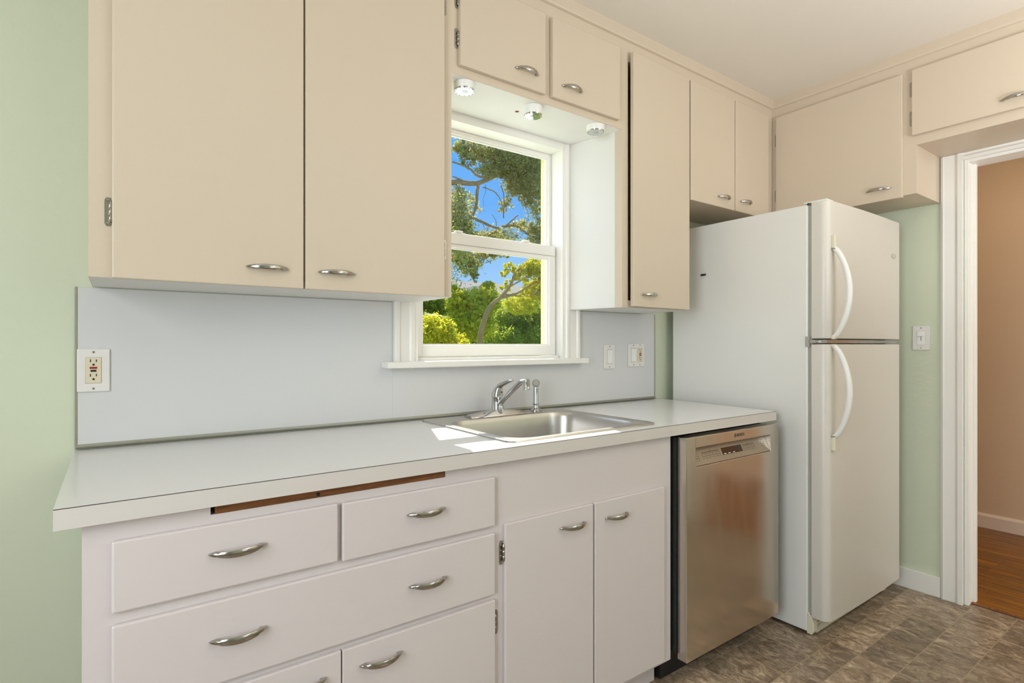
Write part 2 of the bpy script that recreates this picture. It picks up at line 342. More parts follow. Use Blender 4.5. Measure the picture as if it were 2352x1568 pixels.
# left leg: outer at y=-0.926, runs towards the opening (-y), sticks out towards -x
prism(bm, [(XW-d, -0.926-u) for u, d in prof], 'z', 0, 2.0635)
prism(bm, [(XW-d, DY0-0.086+u) for u, d in prof], 'z', 0, 2.0635)
prism(bm, [(XW, DZ-0.004), (XW-0.022, DZ-0.004), (XW-0.022, DZ+0.010), (XW-0.017, DZ+0.014), (XW-0.013, DZ+0.020), (XW-0.014, 2.0635), (XW, 2.0635)], 'y', DY0-0.002, -1.0101)
struct('trim_2', bm, M['trimw'])
bm = B()
box(bm, XW-0.004, XW+0.112, DY1-0.016, DY1, 0, DZ, 0.002); box(bm, XW-0.004, XW+0.112, DY0, DY0+0.016, 0, DZ, 0.002); box(bm, XW-0.003, XW+0.111, DY0+0.0155, DY1-0.0155, DZ-0.016, DZ, 0.0)
box(bm, XW+0.055, XW+0.085, DY1-0.026, DY1-0.014, 0, DZ-0.01, 0.002)
struct('trim_3', bm, M['trimw'])

# ------------------------------------------------------------------ kitchen window
wn = put('window_1', (lambda b: (box(b, WX0, WX0+0.004, 0.0, 0.14, WZ0, WZ1), box(b, WX1-0.004, WX1, 0.0, 0.14, WZ0, WZ1), box(b, WX0, WX1, 0.0, 0.14, WZ1-0.004, WZ1), box(b, WX0, WX1, 0.0, 0.16, WZ0, WZ0+0.012), b)[-1])(B()), M['trimw'])
wn['kind'] = 'structure'
def child(name, bm, m, par, label=None, smooth=False, loc=None):
    o = put(name, bm, m, par, loc=loc, smooth=smooth)
    if label: o['label'] = label
    return o
def cas(bm, x_out, x_in, z0, z1):
    s = 1 if x_in > x_out else -1; wd = abs(x_in-x_out)
    pr = [(0,0),(0,0.020),(0.008,0.024),(0.018,0.024),(0.024,0.017),(0.060,0.014),(0.066,0.019),(0.078,0.019),(0.084,0.012),(wd,0.012),(wd,0)]
    prism(bm, [(x_out+s*u, -d) for u, d in pr], 'z', z0, z1)
bm = B(); cas(bm, 0.971, WX0+0.004, 1.128, 2.0697); cas(bm, 1.862, WX1-0.006, 1.128, 2.0697)
prism(bm, [(-0.0, WZ1-0.006), (-0.012, WZ1-0.006), (-0.019, WZ1+0.002), (-0.019, WZ1+0.012), (-0.016, 2.0697), (0, 2.0697)], 'x', WX0+0.004, WX1-0.006)
child('window_casing', bm, M['trimw'], wn)
bm = B(); box(bm, 0.930, 1.877, -0.060, 0.028, 1.106, 1.129, 0.004); child('window_sill', bm, M['trimw'], wn)
def sash(name, x0, x1, z0, z1, y, d, st, rb, rt, gy):
    b = B()
    box(b, x0, x0+st, y, y+d, z0, z1, 0.003); box(b, x1-st, x1, y, y+d, z0, z1, 0.003)
    box(b, x0+st-0.002, x1-st+0.002, y+0.0005, y+d, z0, z0+rb, 0.003); box(b, x0+st-0.002, x1-st+0.002, y+0.0005, y+d, z1-rt, z1, 0.003)
    # glazing bead
    bx0, bx1, bz0, bz1 = x0+st-0.001, x1-st+0.001, z0+rb-0.001, z1-rt+0.001
    for q in ((bx0, bx0+0.006, bz0, bz1), (bx1-0.006, bx1, bz0, bz1), (bx0+0.006, bx1-0.006, bz0, bz0+0.006), (bx0+0.006, bx1-0.006, bz1-0.006, bz1)):
        box(b, q[0], q[1], y+0.008, gy+0.001, q[2], q[3])
    s = child(name, b, M['trimw'], wn)
    g = B(); box(g, x0+st-0.004, x1-st+0.004, gy, gy+0.003, z0+rb-0.004, z1-rt+0.004); put('pane', g, M['glass'], s)
    return s
ls = sash('lower_sash', 1.070, 1.757, 1.142, 1.624, 0.030, 0.030, 0.036, 0.045, 0.058, 0.042)
us = sash('upper_sash', 1.066, 1.764, 1.590, 2.042, 0.066, 0.030, 0.018, 0.040, 0.020, 0.077)
bm = B(); box(bm, 1.072, 1.755, 0.0285, 0.0305, 1.579, 1.581); put('groove', bm, M['gasket'], ls)
bm = B(); box(bm, 1.066, 1.762, 0.012, 0.03, 1.129, 1.141, 0.002); child('sill_track', bm, M['trimw'], wn)
for lx in (1.268, 1.60):
    b = B(); box(b, lx-0.028, lx+0.028, 0.036, 0.066, 1.623, 1.629, 0.002); lathe(b, (lx, 0.049, 1.627), [(0.016,0),(0.016,0.006),(0.011,0.010)], 16); box(b, lx-0.018, lx+0.016, 0.034, 0.044, 1.628, 1.636, 0.002)
    put('sash_lock', b, M['fwhite'], ls, smooth=True)
bm = B()
for a, b_ in ((WX0-0.05, WX0+0.007), (WX1-0.007, WX1+0.07)): box(bm, a, b_, 0.100, 0.140, 1.07, 2.12, 0.003)
box(bm, WX0+0.007, WX1-0.007, 0.128, 0.150, WZ1+0.002, 2.12, 0.003); box(bm, WX0-0.06, WX1+0.08, 0.125, 0.20, 1.07, 1.125, 0.004)
child('exterior_casing', bm, M['stain'], wn, 'pale yellow painted outside casing')

# unseen rear and side windows behind the viewer, placed for the light they let in
def unseen_window(name, x0, x1, y, z0, z1, vert):
    b = B(); f = 0.06
    def bb(a, c, e, g):
        if vert: box(b, y-0.05, y, a, c, e, g, 0.003)
        else: box(b, a, c, y-0.05, y, e, g, 0.003)
    bb(x0, x0+f, z0, z1); bb(x1-f, x1, z0, z1); bb(x0, x1, z0, z0+f); bb(x0, x1, z1-f, z1); bb((x0+x1)/2-0.03, (x0+x1)/2+0.03, z0, z1)
    o = struct(name, b, M['trimw'])
    g = B()
    if vert: box(g, y-0.03, y-0.026, x0+0.02, x1-0.02, z0+0.02, z1-0.02)
    else: box(g, x0+0.02, x1-0.02, y-0.03, y-0.026, z0+0.02, z1-0.02)
    put('pane', g, M['glass'], o)
unseen_window('window_rear_unseen', 1.3, 2.5, YR-0.03, 0.9, 2.1, False)
unseen_window('window_side_unseen', -3.1, -1.3, XL-0.03, 0.8, 2.2, True)

# ------------------------------------------------------------------ hardware masters
def handle_bm(L=0.105):
    b = B(); rings = []; n = 14; N = 44
    for i in range(N+1):
        t = -1+2*i/N; a = abs(t)
        out = 0.0028+0.0255*(1-a**1.9)**0.82 if a < 1 else 0.0028
        hw = 0.0062*max(0.0, 1-a**2.2)**0.62+0.0010
        k = min(1, max(0, (a-0.66)/0.07)); k = k*k*(3-2*k)
        inner = max(0.0, out-0.0062)*(1-k)
        mid = (out+inner)/2; hh = (out-inner)/2; ring = []
        for j in range(n):                      # a rounded-square section: flat top and bottom, soft front
            c, q = math.cos(2*math.pi*j/n), math.sin(2*math.pi*j/n)
            f = 1/(abs(c)**3.2+abs(q)**3.2)**(1/3.2)
            ring.append(Vector((t*L/2, -(mid+hh*q*f), hw*c*f)))
        rings.append(ring)
    loft(b, rings); return b
def hinge_bm():
    b = B()
    prism(b, [(-0.0065, -0.026), (-0.0065, 0.026), (-0.0035, 0.0325), (0.0045, 0.0325), (0.0065, 0.026), (0.0065, -0.026), (0.0045, -0.0325), (-0.0035, -0.0325)], 'y', -0.0016, 0.0, 0.0004, 1)
    for z0, z1 in ((-0.021,-0.0075),(-0.0065,0.0065),(0.0075,0.021)): lathe(b, (0.0048, -0.0062, z0), [(0.0034,0),(0.0042,0.001),(0.0042,z1-z0-0.001),(0.0034,z1-z0)], 12)
    lathe(b, (0.0048,-0.0062,-0.024), [(0.0015,0),(0.003,0.002),(0.003,0.046),(0.0015,0.048)], 10)
    for z in (-0.0265, 0.0265): lathe(b, (-0.0005,-0.0014,z), [(0.0030,0),(0.0024,0.0012),(0.0004,0.0016)], 10, Matrix.Rotation(R(90),4,'X'))
    return b
def master(name, b, m):
    bmesh.ops.recalc_face_normals(b, faces=b.faces)
    me = bpy.data.meshes.new(name); b.to_mesh(me); b.free(); me.materials.append(m)
    me.polygons.foreach_set('use_smooth', [True]*len(me.polygons)); me.set_sharp_from_angle(angle=R(40)); return me
ME_H = master('handle', handle_bm(), M['pull']); ME_G = master('hinge', hinge_bm(), M['nickel'])
def leafobj(name, me, parent, loc, rotz=0.0):
    o = bpy.data.objects.new(name, me); COL.objects.link(o); o.parent = parent; o.location = Vector(loc)-WORLD[parent.name]; o.rotation_euler = (0,0,rotz)
    WORLD[o.name] = Vector(loc); return o
def handle(parent, a, b, c, z, wall='back'):
    """bow pull between a and b on the face at depth c"""
    if wall == 'back': return leafobj('handle', ME_H, parent, ((a+b)/2, c, z))
    return leafobj('handle', ME_H, parent, (c, (a+b)/2, z), R(-90))
def hinge(parent, u, c, z, side=1, wall='back'):
    if wall == 'back': return leafobj('hinge', ME_G, parent, (u, c, z), 0.0) if side > 0 else flip_hinge(parent, (u, c, z))
    return leafobj('hinge', ME_G, parent, (c, u, z), R(-90))
def flip_hinge(parent, loc):
    o = leafobj('hinge', ME_G, parent, loc); o.rotation_euler = (0, R(180), 0); return o
def slab(name, parent, x0, x1, z0, z1, yf, th, m, hand=None, bev=0.0025):
    b = B(); box(b, x0, x1, yf, yf+th, z0, z1, bev)
    d = put(name, b, m, parent, loc=((x0+x1)/2, yf+th, z0))
    if hand: handle(d, hand[0], hand[1], yf+0.0004, hand[2])
    return d
def slab_r(name, parent, y0, y1, z0, z1, xf, th, m, hand=None):
    b = B(); box(b, xf, xf+th, y0, y1, z0, z1, 0.0025)
    d = put(name, b, m, parent, loc=(xf+th, (y0+y1)/2, z0))
    if hand: handle(d, hand[0], hand[1], xf+0.0004, hand[2], 'right')
    return d

# ------------------------------------------------------------------ upper cabinets
U = -0.272; DT = 0.018; UB = 1.3425; UT = ZC-0.004; DTOP = 2.391
cm = M['cream']
t = thing('wall_cabinet', 'large cream wall cabinet with two tall doors above the left worktop', 'cabinet', (0.59, -0.136, UB))
b = B(); box(b, 0.126, 1.0569, U, -0.001, UB, UT); put('cabinet_body', b, cm, t)
b = B(); box(b, 0.128, 1.055, U+0.002, -0.001, UB-0.0006, UB+0.001); put('lit_underside', b, M['cream_lit'], t)['label'] = 'underside, cabinet paint with bounced light put into its colour'
slab('door', t, 0.169, 0.589, 1.3405, DTOP, U-DT, DT-0.0005, cm, (0.4437, 0.5509, 1.3895))
slab('door', t, 0.594, 1.023, 1.3405, DTOP, U-DT, DT-0.0005, cm, (0.6251, 0.733, 1.3895))
for z in (1.492, 2.25): hinge(t, 0.1615, U, z, 1)
for z in (1.493, 2.278): hinge(t, 1.0305, U, z, -1)
t = thing('wall_cabinet', 'small cream wall cabinet bridging above the window with two short doors', 'cabinet', (1.457, -0.136, 2.0706))
b = B(); box(b, 1.057, 1.8569, U, -0.001, 2.0706, UT); put('cabinet_body', b, cm, t)
b = B(); box(b, 1.058, 1.856, U+0.003, -0.001, 2.0698, 2.0712); put('lit_underside', b, M['cream_lit'], t)['label'] = 'underside facing the window, daylight put into its paint colour'
b = B(); lathe(b, (1.404, -0.160, 2.0692), [(0.0075,0),(0.0075,0.001)], 16); put('hole', b, M['brownhole'], t)['label'] = 'small raw brown hole'
slab('door', t, 1.081, 1.4386, 2.0975, DTOP, U-DT, DT-0.0005, cm, (1.2977, 1.4042, 2.152))
slab('door', t, 1.471, 1.828, 2.0975, DTOP, U-DT, DT-0.0005, cm, (1.5137, 1.6169, 2.1485))
for z in (2.187, 2.318): hinge(t, 1.0745, U, z, 1)
for z in (2.181, 2.309): hinge(t, 1.8345, U, z, -1)
t = thing('wall_cabinet', 'tall narrow cream wall cabinet right of the window, its door slightly ajar', 'cabinet', (2.07, -0.136, UB))
b = B()
prism(b, [(1.857, U), (1.892, U), (1.892, -0.001), (1.800, -0.001)], 'z', UB, UT)         # window-side panel and stile
box(b, 2.255, 2.2850, U, -0.001, UB, UT); box(b, 1.892, 2.255, U, -0.001, UB, UB+0.03); box(b, 1.892, 2.255, U, -0.001, 2.36, UT); box(b, 1.892, 2.255, -0.02, -0.001, UB, UT)
put('cabinet_body', b, cm, t)
b = B(); prism(b, [(1.8565, U+0.003), (1.858, U+0.003), (1.8005, -0.001), (1.799, -0.001)], 'z', UB+0.001, 2.0695); put('daylit_side', b, M['cream_lit'], t)['label'] = 'side facing the window, daylight put into its paint colour'
b = B(); prism(b, [(1.8575, U+0.002), (2.284, U+0.002), (2.284, -0.001), (1.801, -0.001)], 'z', UB-0.0006, UB+0.0008); put('lit_underside', b, M['cream_lit'], t)['label'] = 'underside, cabinet paint with bounced light put into its colour'
b = B(); box(b, 1.8925, 2.2795, U-DT, U-0.0005, 1.346, DTOP, 0.0025)
d = put('door', b, cm, t, loc=(2.2795, U, 1.346)); handle(d, 1.942, 2.040, U-DT+0.0004, 1.3972); d.rotation_euler = (0, 0, R(1.7))
for z in (1.50, 2.25): hinge(t, 2.2825, U, z, -1)
t = thing('wall_cabinet', 'cream wall cabinet in the corner behind the refrigerator top, two doors', 'cabinet', (2.65, -0.136, 1.848))
b = B(); box(b, 2.2851, 3.0195, U, -0.001, 1.850, UT); put('cabinet_body', b, cm, t)
slab('door', t, 2.2905, 2.640, 1.847, DTOP, U-DT, DT-0.0005, cm, (2.4905, 2.5984, 1.895))
slab('door', t, 2.6465, 2.951, 1.847, DTOP, U-DT, DT-0.0005, cm, (2.6809, 2.7824, 1.900))
for z in (1.975, 2.270): hinge(t, 2.2835, U-0.0005, z, 1)
for z in (1.975, 2.267): hinge(t, 2.9575, U, z, -1)
XF = 3.02
t = thing('wall_cabinet', 'cream wall cabinet on the right wall directly over the refrigerator, one wide door', 'cabinet', (3.17, -0.46, 1.8535))
b = B(); box(b, XF, XW-0.001, -0.9219, -0.001, 1.8535, UT); put('cabinet_body', b, cm, t)
slab_r('door', t, -0.873, -0.299, 1.843, 2.388, XF-DT, DT-0.0005, cm, (-0.7282, -0.834, 1.895))
for z in (1.975, 2.271): hinge(t, -0.2925, XF, z, 1, 'right')
t = thing('wall_cabinet', 'shallow-height cream wall cabinet above the doorway on the right', 'cabinet', (3.17, -1.4, 2.064))
b = B(); box(b, XF, XW-0.001, -1.95, -0.9220, 2.0645, UT); put('cabinet_body', b, cm, t)
slab_r('door', t, -1.500, -0.909, 2.105, 2.392, XF-DT, DT-0.0005, cm, (-1.2034, -1.31, 2.148))
slab_r('door', t, -1.930, -1.506, 2.105, 2.392, XF-DT, DT-0.0005, cm)
for z in (2.184, 2.314): hinge(t, -0.9025, XF, z, 1, 'right')
# crown strips below the ceiling
bm = B(); prism(bm, [(U, 2.440), (U-0.010, 2.443), (U-0.012, 2.449), (U-0.012, ZC), (U, ZC)], 'x', 0.114, XF-0.012); struct('trim_4', bm, cm)
bm = B(); prism(bm, [(XF, 2.440), (XF-0.010, 2.443), (XF-0.012, 2.449), (XF-0.012, ZC), (XF, ZC)], 'y', -1.95, U); struct('trim_5', bm, cm)

# puck lamps under the bridge cabinet
def puck(x, y, lab, h=0.022):
    t = thing('puck_light', lab, 'light', (x, y, 2.0696), 'puck lights above the window')
    z = 2.0696
    b = B(); lathe(b, (x, y, z-h), [(0.0345, 0), (0.0360, 0.003), (0.0360, h)], 32); put('housing', b, M['fwhite'], t, smooth=True)
    b = B(); n = 32
    lathe(b, (x, y, z-h-0.004), [(0.0290,0.0),(0.0335,0.0),(0.0345,0.002),(0.0345,0.0045),(0.0290,0.0045)], n); put('ring', b, M['chrome'], t, smooth=True)
    b = B()
    for k in range(12):
        a = 2*math.pi*k/12; lathe(b, (x+0.0312*math.cos(a), y+0.0312*math.sin(a), z-h-0.0046), [(0.0014,0),(0.0014,0.001)], 8)
    put('vents', b, M['black'], t)
    b = B(); rings = []
    for r, q in ((0.0286,0.0),(0.022,-0.0022),(0.012,-0.0034),(0.003,-0.004)):
        rings.append([(x+r*math.cos(2*math.pi*i/24)*(1+0.03*(i%2)), y+r*math.sin(2*math.pi*i/24)*(1+0.03*(i%2)), z-h-0.0006+q) for i in range(24)])
    loft(b, rings); put('lens', b, M['lens'], t)
puck(1.130, -0.232, 'round white puck lamp nearest the large left cabinet, under the bridge cabinet')
puck(1.430, -0.225, 'middle round white puck lamp above the window, beside the small brown hole', 0.030)
puck(1.742, -0.236, 'round white puck lamp at the right end, beside the tall narrow cabinet')

# ------------------------------------------------------------------ splash panels and metal strips
def sheet(x0, x1, z0, z1): 
    b = B(); box(b, x0, x1, -0.0045, -0.0003, z0, z1, 0.0006, 1); return b
t = thing('backsplash', 'white laminate backsplash sheet behind the worktop and around the window', 'backsplash', (1.2, -0.002, 0.92))
b = sheet(0.0945, 0.9705, 0.924, 1.3395); box(b, 0.9705, 1.8625, -0.0045, -0.0003, 0.924, 1.1055); box(b, 1.8625, 2.381, -0.0045, -0.0003, 0.924, 1.3395)
put('sheet', b, M['splash'], t)
b = B(); box(b, 0.0895, 0.0945, -0.0065, -0.0003, 0.924, 1.3395, 0.0008, 1); put('end_strip', b, M['alu'], t)
b = B(); box(b, 2.381, 2.3865, -0.0065, -0.0003, 0.924, 1.3395, 0.0008, 1); put('end_strip', b, M['alu'], t)
b = B(); prism(b, [(-0.0003, 0.918), (-0.013, 0.918), (-0.013, 0.9205), (-0.0065, 0.922), (-0.0060, 0.9285), (-0.0003, 0.9285)], 'x', 0.0905, 2.3865); put('cove_strip', b, M['alu'], t)
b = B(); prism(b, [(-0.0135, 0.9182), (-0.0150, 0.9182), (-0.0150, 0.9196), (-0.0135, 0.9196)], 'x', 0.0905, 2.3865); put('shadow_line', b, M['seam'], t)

# ------------------------------------------------------------------ worktop with the sink cut-out
CT = 0.914; CB = 0.8775
t = thing('worktop', 'long white laminate worktop with a drop-in sink cut-out', 'worktop', (1.24, -0.32, CB))
def cty(x): return 0.0
def czf(x, y):      # the old top sits a touch high against the wall at its left end
    f = max(0.0, (0.9-x)/0.81); return 0.0035*f*(1+y/0.634)
def counter_ring(b, z, yf):
    xl, xlf, xr, xrf = 0.0895, 0.0912, 2.4250, 2.3845
    hx0, hx1, hy0, hy1 = 1.088, 1.668, -0.566, -0.052
    o = [(xlf, yf), (hx0, yf), (hx1, yf), (xrf, yf)]
    def xr_at(y): return xr+(xrf-xr)*(y/yf)
    def xl_at(y): return xl+(xlf-xl)*(y/yf)
    g = {}
    for j, y in enumerate((yf, hy0, hy1, -0.0008)):
        for i, x in enumerate((xl_at(y), hx0, hx1, xr_at(y))): g[i, j] = b.verts.new((x, y, z))
    return g
b = B(); yf = -0.6335
g1 = counter_ring(b, CT, yf); g0 = counter_ring(b, CB+0.004, yf)
for j in range(3):
    for i in range(3):
        if (i, j) == (1, 1): continue
        b.faces.new((g1[i,j], g1[i+1,j], g1[i+1,j+1], g1[i,j+1])); b.faces.new((g0[i,j], g0[i,j+1], g0[i+1,j+1], g0[i+1,j]))
def wall_q(a, c): b.faces.new((g0[a], g0[c], g1[c], g1[a]))
for i in range(3): wall_q((i,0),(i+1,0)); wall_q((i+1,3),(i,3)); wall_q((0,i+1),(0,i)); wall_q((3,i),(3,i+1))
wall_q((2,1),(1,1)); wall_q((1,2),(2,2)); wall_q((1,1),(1,2)); wall_q((2,2),(2,1))
put('top_sheet', b, M['lam'], t)
b = B(); prism(b, [(0.0912, yf), (2.3845, yf), (2.3845, yf-0.0016), (0.0912, yf-0.0016)], 'z', CB, CT-0.0016)
prism(b, [(0.0912, yf), (0.0912, yf+0.02), (2.3845, yf+0.02), (2.3845, yf)], 'z', CB, CB+0.004); put('front_edge', b, M['lamf'], t)
b = B(); prism(b, [(0.0912, yf), (2.3845, yf), (2.3845, yf-0.0014), (0.0912, yf-0.0014)], 'z', CT-0.0016, CT-0.0003); put('edge_seam', b, M['seam'], t)['label'] = 'thin dark laminate seam'

# ------------------------------------------------------------------ sink, tap, sprayer
t = thing('kitchen_sink', 'rectangular stainless steel drop-in sink under the window', 'sink', (1.378, -0.31, 0.915))
X0, X1, Y0, Y1 = 1.062, 1.696, -0.590, -0.030
bx0, bx1, by0, by1 = 1.105, 1.654, -0.552, -0.135
b = B(); rings = []
rings.append(rrect(X0, X1, Y0, Y1, 0.032, CT+0.0002)); rings.append(rrect(X0+0.002, X1-0.002, Y0+0.002, Y1-0.002, 0.031, CT+0.0048))
rings.append(rrect(X0+0.007, X1-0.007, Y0+0.007, Y1-0.007, 0.028, CT+0.0062)); rings.append(rrect(X0+0.013, X1-0.013, Y0+0.013, Y1-0.013, 0.026, CT+0.0042))
rings.append(rrect(bx0-0.008, bx1+0.008, by0-0.008, by1+0.008, 0.080, CT+0.0038)); rings.append(rrect(bx0-0.002, bx1+0.002, by0-0.002, by1+0.002, 0.078, CT+0.0022))
for ins, dz in ((0.001,-0.004),(0.004,-0.014),(0.008,-0.05),(0.014,-0.10),(0.020,-0.135),(0.032,-0.155),(0.055,-0.166),(0.10,-0.170),(0.17,-0.172)):
    rings.append(rrect(bx0+ins, bx1-ins, by0+ins, by1-ins, max(0.03, 0.078-ins*0.25), CT+dz))
loft(b, rings, cap=False); b.verts.ensure_lookup_table()
vs_ = list(b.verts)[-len(rings[0]):]; b.faces.new(vs_)
put('basin', b, M['steel'], t, smooth=True)
b = B(); lathe(b, (1.38, -0.345, CT-0.1722), [(0.045,0),(0.045,0.003),(0.036,0.0035),(0.034,0.001),(0.006,0.001),(0.006,0.008),(0.001,0.009)], 28); put('drain', b, M['chrome'], t, smooth=True)
FX, FY = 1.363, -0.088; DZK = CT+0.0047
t = thing('kitchen_tap', 'chrome single-lever tap with a low slanted spout on the sink deck', 'tap', (FX, FY, DZK))
b = B(); rings = []
for i in range(25):
    s = -1+2*i/24; hw = 0.032-0.006*abs(s)**1.6; h = 0.019-0.011*abs(s)**1.7
    x = FX+s*0.132
    rings.append([Vector((x, FY-hw, DZK)), Vector((x, FY-hw*0.96, DZK+0.003)), Vector((x, FY-hw*0.66, DZK+h)), Vector((x, FY+hw*0.5, DZK+h)), Vector((x, FY+hw*0.9, DZK+0.004)), Vector((x, FY+hw, DZK))])
loft(b, rings); put('base_plate', b, M['chrome'], t, smooth=True)
b = B(); lathe(b, (FX, FY, DZK+0.010), [(0.0245,0),(0.0215,0.004),(0.0212,0.058),(0.0220,0.060),(0.0220,0.063),(0.0212,0.0645)], 28); put('body', b, M['chrome'], t, smooth=True)
b = B(); z0 = DZK+0.0745
cap = []
for i in range(13):          # dome that leans into the lever
    s = i/12; r = 0.0225*math.cos(s*math.pi/2*0.82)**0.8; cap.append([Vector((FX+r*math.cos(2*math.pi*k/24), FY-0.016*s*s+r*math.sin(2*math.pi*k/24), z0+0.040*s)) for k in range(24)])
loft(b, cap)
tube(b, smooth_path([(FX, FY-0.002, z0+0.024), (FX, FY-0.022, z0+0.040), (FX, FY-0.050, z0+0.050), (FX, FY-0.082, z0+0.060), (FX, FY-0.100, z0+0.062)], 5), [0.011-0.0068*(i/20) for i in range(21)], 14, flat=1.5)
hd = put('lever', b, M['chrome'], t, smooth=True)
b = B(); lathe(b, (FX+0.004, FY-0.0225, z0+0.014), [(0.0034,0),(0.0034,0.0012)], 12, Matrix.Rotation(R(90),4,'X')); put('hot_mark', b, M['red'], hd)['label'] = 'red dot'
b = B(); lathe(b, (FX+0.001, FY-0.019, DZK+0.012), [(0.013,0),(0.013,0.026),(0.010,0.028)], 20)
SP = [(FX+0.001, FY-0.012, DZK+0.034), (FX+0.002, FY-0.036, DZK+0.060), (FX+0.003, FY-0.140, DZK+0.129), (FX+0.003, FY-0.158, DZK+0.137), (FX+0.004, FY-0.184, DZK+0.139)]
tube(b, smooth_path(SP, 6), [0.0090]*25, 14, flat=1.25); put('spout', b, M['chrome'], t, smooth=True)
b = B(); lathe(b, (FX+0.004, FY-0.180, DZK+0.108), [(0.0105,0),(0.0125,0.001),(0.0125,0.010),(0.0112,0.012),(0.0120,0.018),(0.0120,0.036),(0.008,0.040)], 20); put('aerator', b, M['chrome'], t, smooth=True)
SX, SY = 1.560, -0.078
t = thing('side_sprayer', 'chrome side sprayer standing in its holder right of the tap', 'sprayer', (SX, SY, DZK))
b = B(); lathe(b, (SX, SY, DZK), [(0.024,0),(0.024,0.003),(0.019,0.009),(0.012,0.013),(0.0105,0.024),(0.0125,0.026),(0.0145,0.027),(0.0145,0.030),(0.0125,0.031)], 24); put('holder', b, M['chrome'], t, smooth=True)
b = B(); lathe(b, (SX, SY, DZK+0.031), [(0.0118,0),(0.0105,0.006),(0.0112,0.060),(0.0108,0.072),(0.008,0.078)], 20); put('wand', b, M['chrome'], t, smooth=True)
mx_ = Matrix.Rotation(YAW*1.0, 4, 'Z') @ Matrix.Rotation(R(78), 4, 'X')
b = B(); lathe(b, (SX, SY, DZK+0.112), [(0.010,-0.010),(0.0150,-0.004),(0.0155,0.008),(0.0145,0.014)], 24, mx_); hd = put('spray_head', b, M['chrome'], t, smooth=True)
b = B(); lathe(b, (SX, SY, DZK+0.112), [(0.0120,0.0138),(0.0118,0.0155),(0.006,0.0155),(0.005,0.0165),(0.001,0.0165)], 24, mx_); put('nozzle', b, M['gasket'], hd, smooth=True)

# ------------------------------------------------------------------ base cabinets
BF = -0.6115; m = M['base']
t = thing('base_cabinet', 'cream base cabinet paled for the light, with three drawers over two doors, left end', 'cabinet', (0.57, -0.32, 0))
b = B(); SX0, SX1, SZ0 = 0.326, 0.846, 0.8565
box(b, 0.128, SX0, BF, -0.02, 0.10, CB-0.0005); box(b, SX1, 1.0068, BF, -0.02, 0.10, CB-0.0005); box(b, SX0, SX1, BF, -0.02, 0.10, SZ0)
put('cabinet_body', b, m, t)
b = B(); box(b, 0.128, 1.0065, -0.545, -0.02, 0.0, 0.0995); put('toe_kick', b, m, t)
DF = BF-0.0120; K = 0.0116
slab('drawer', t, 0.170, 0.573, 0.711, 0.8395, DF, K, m, (0.3204, 0.4246, 0.7835), 0.0035)
slab('drawer', t, 0.5825, 0.991, 0.708, 0.838, DF, K, m, (0.7359, 0.8405, 0.784), 0.0035)
d = slab('drawer', t, 0.170, 0.991, 0.527, 0.6895, DF, K, m, (0.3226, 0.4254, 0.614), 0.0035); handle(d, 0.7415, 0.8441, DF+0.0004, 0.612)
slab('door', t, 0.170, 0.5796, 0.113, 0.513, DF, K, m, (0.4430, 0.5462, 0.4663))
slab('door', t, 0.5825, 0.991, 0.113, 0.5125, DF, K, m, (0.6191, 0.7248, 0.465))
hinge(t, 0.9985, BF, 0.448, -1); hinge(t, 0.9985, BF, 0.19, -1); hinge(t, 0.1625, BF, 0.448, 1); hinge(t, 0.1625, BF, 0.19, 1)
t = thing('base_cabinet', 'cream sink base cabinet paled for the light, with two doors below the sink', 'cabinet', (1.37, -0.32, 0))
b = B(); box(b, 1.0070, 1.7310, BF, -0.585, 0.10, CB-0.0005); box(b, 1.007, 1.025, -0.585, -0.02, 0.10, CB-0.0005); box(b, 1.715, 1.731, -0.585, -0.02, 0.10, CB-0.0005); box(b, 1.025, 1.717, -0.585, -0.02, 0.10, 0.12)
put('cabinet_body', b, m, t)
b = B(); box(b, 1.007, 1.722, -0.548, -0.02, 0.0, 0.0995); put('toe_kick', b, m, t)
slab('door', t, 1.0236, 1.3506, 0.113, 0.7063, DF, K, m, (1.2164, 1.3163, 0.6575))
slab('door', t, 1.358, 1.6865, 0.113, 0.7063, DF, K, m, (1.4028, 1.501, 0.653))
hinge(t, 1.0165, BF, 0.629, 1); hinge(t, 1.0165, BF, 0.19, 1)
b = B(); box(b, 0.334, 0.8435, -0.6140, -0.15, 0.8572, 0.8735, 0.0018)
bo = tag(put('cutting_board', b, M['board'], loc=(0.588, -0.6140, 0.8572)), 'brown wooden pull-out cutting board edge just below the worktop', 'cutting board')

b = B(); lathe(b, (0.532, -0.6142, 0.8645), [(0.0042,0),(0.0036,0.0006),(0.001,0.0008)], 14, Matrix.Rotation(R(90),4,'X')); put('knot', b, M['slot'], bo)['label'] = 'dark knot'
# ------------------------------------------------------------------ dishwasher
t = thing('dishwasher', 'stainless steel dishwasher between the sink cabinet and the refrigerator', 'dishwasher', (2.057, -0.33, 0))
dx0, dx1, dz0, dz1, dyf, dyb = 1.7570, 2.3560, 0.0965, 0.8680, -0.659, -0.620
px0, px1, pz0, pz1 = 1.8085, 2.2990, 0.7635, 0.8295
b = B()
pts = [(dx0, dz0), (dx1, dz0), (dx1, dz1), (px1, dz1), (px1, pz0+0.006), (px1-0.006, pz0), (px0+0.006, pz0), (px0, pz0+0.006), (px0, dz1), (dx0, dz1)]
prism(b, pts, 'y', dyf, dyb, 0.0022, 2)
box(b, px0-0.01, px1+0.01, dyb-0.0005, dyb+0.004, 0.70, dz1)
door = put('door', b, M['dw'], t)
b = B(); box(b, px0+0.001, px1-0.001, dyf+0.0004, dyb, pz1, dz1-0.0004, 0.0018); put('handle_rail', b, M['dw'], door)
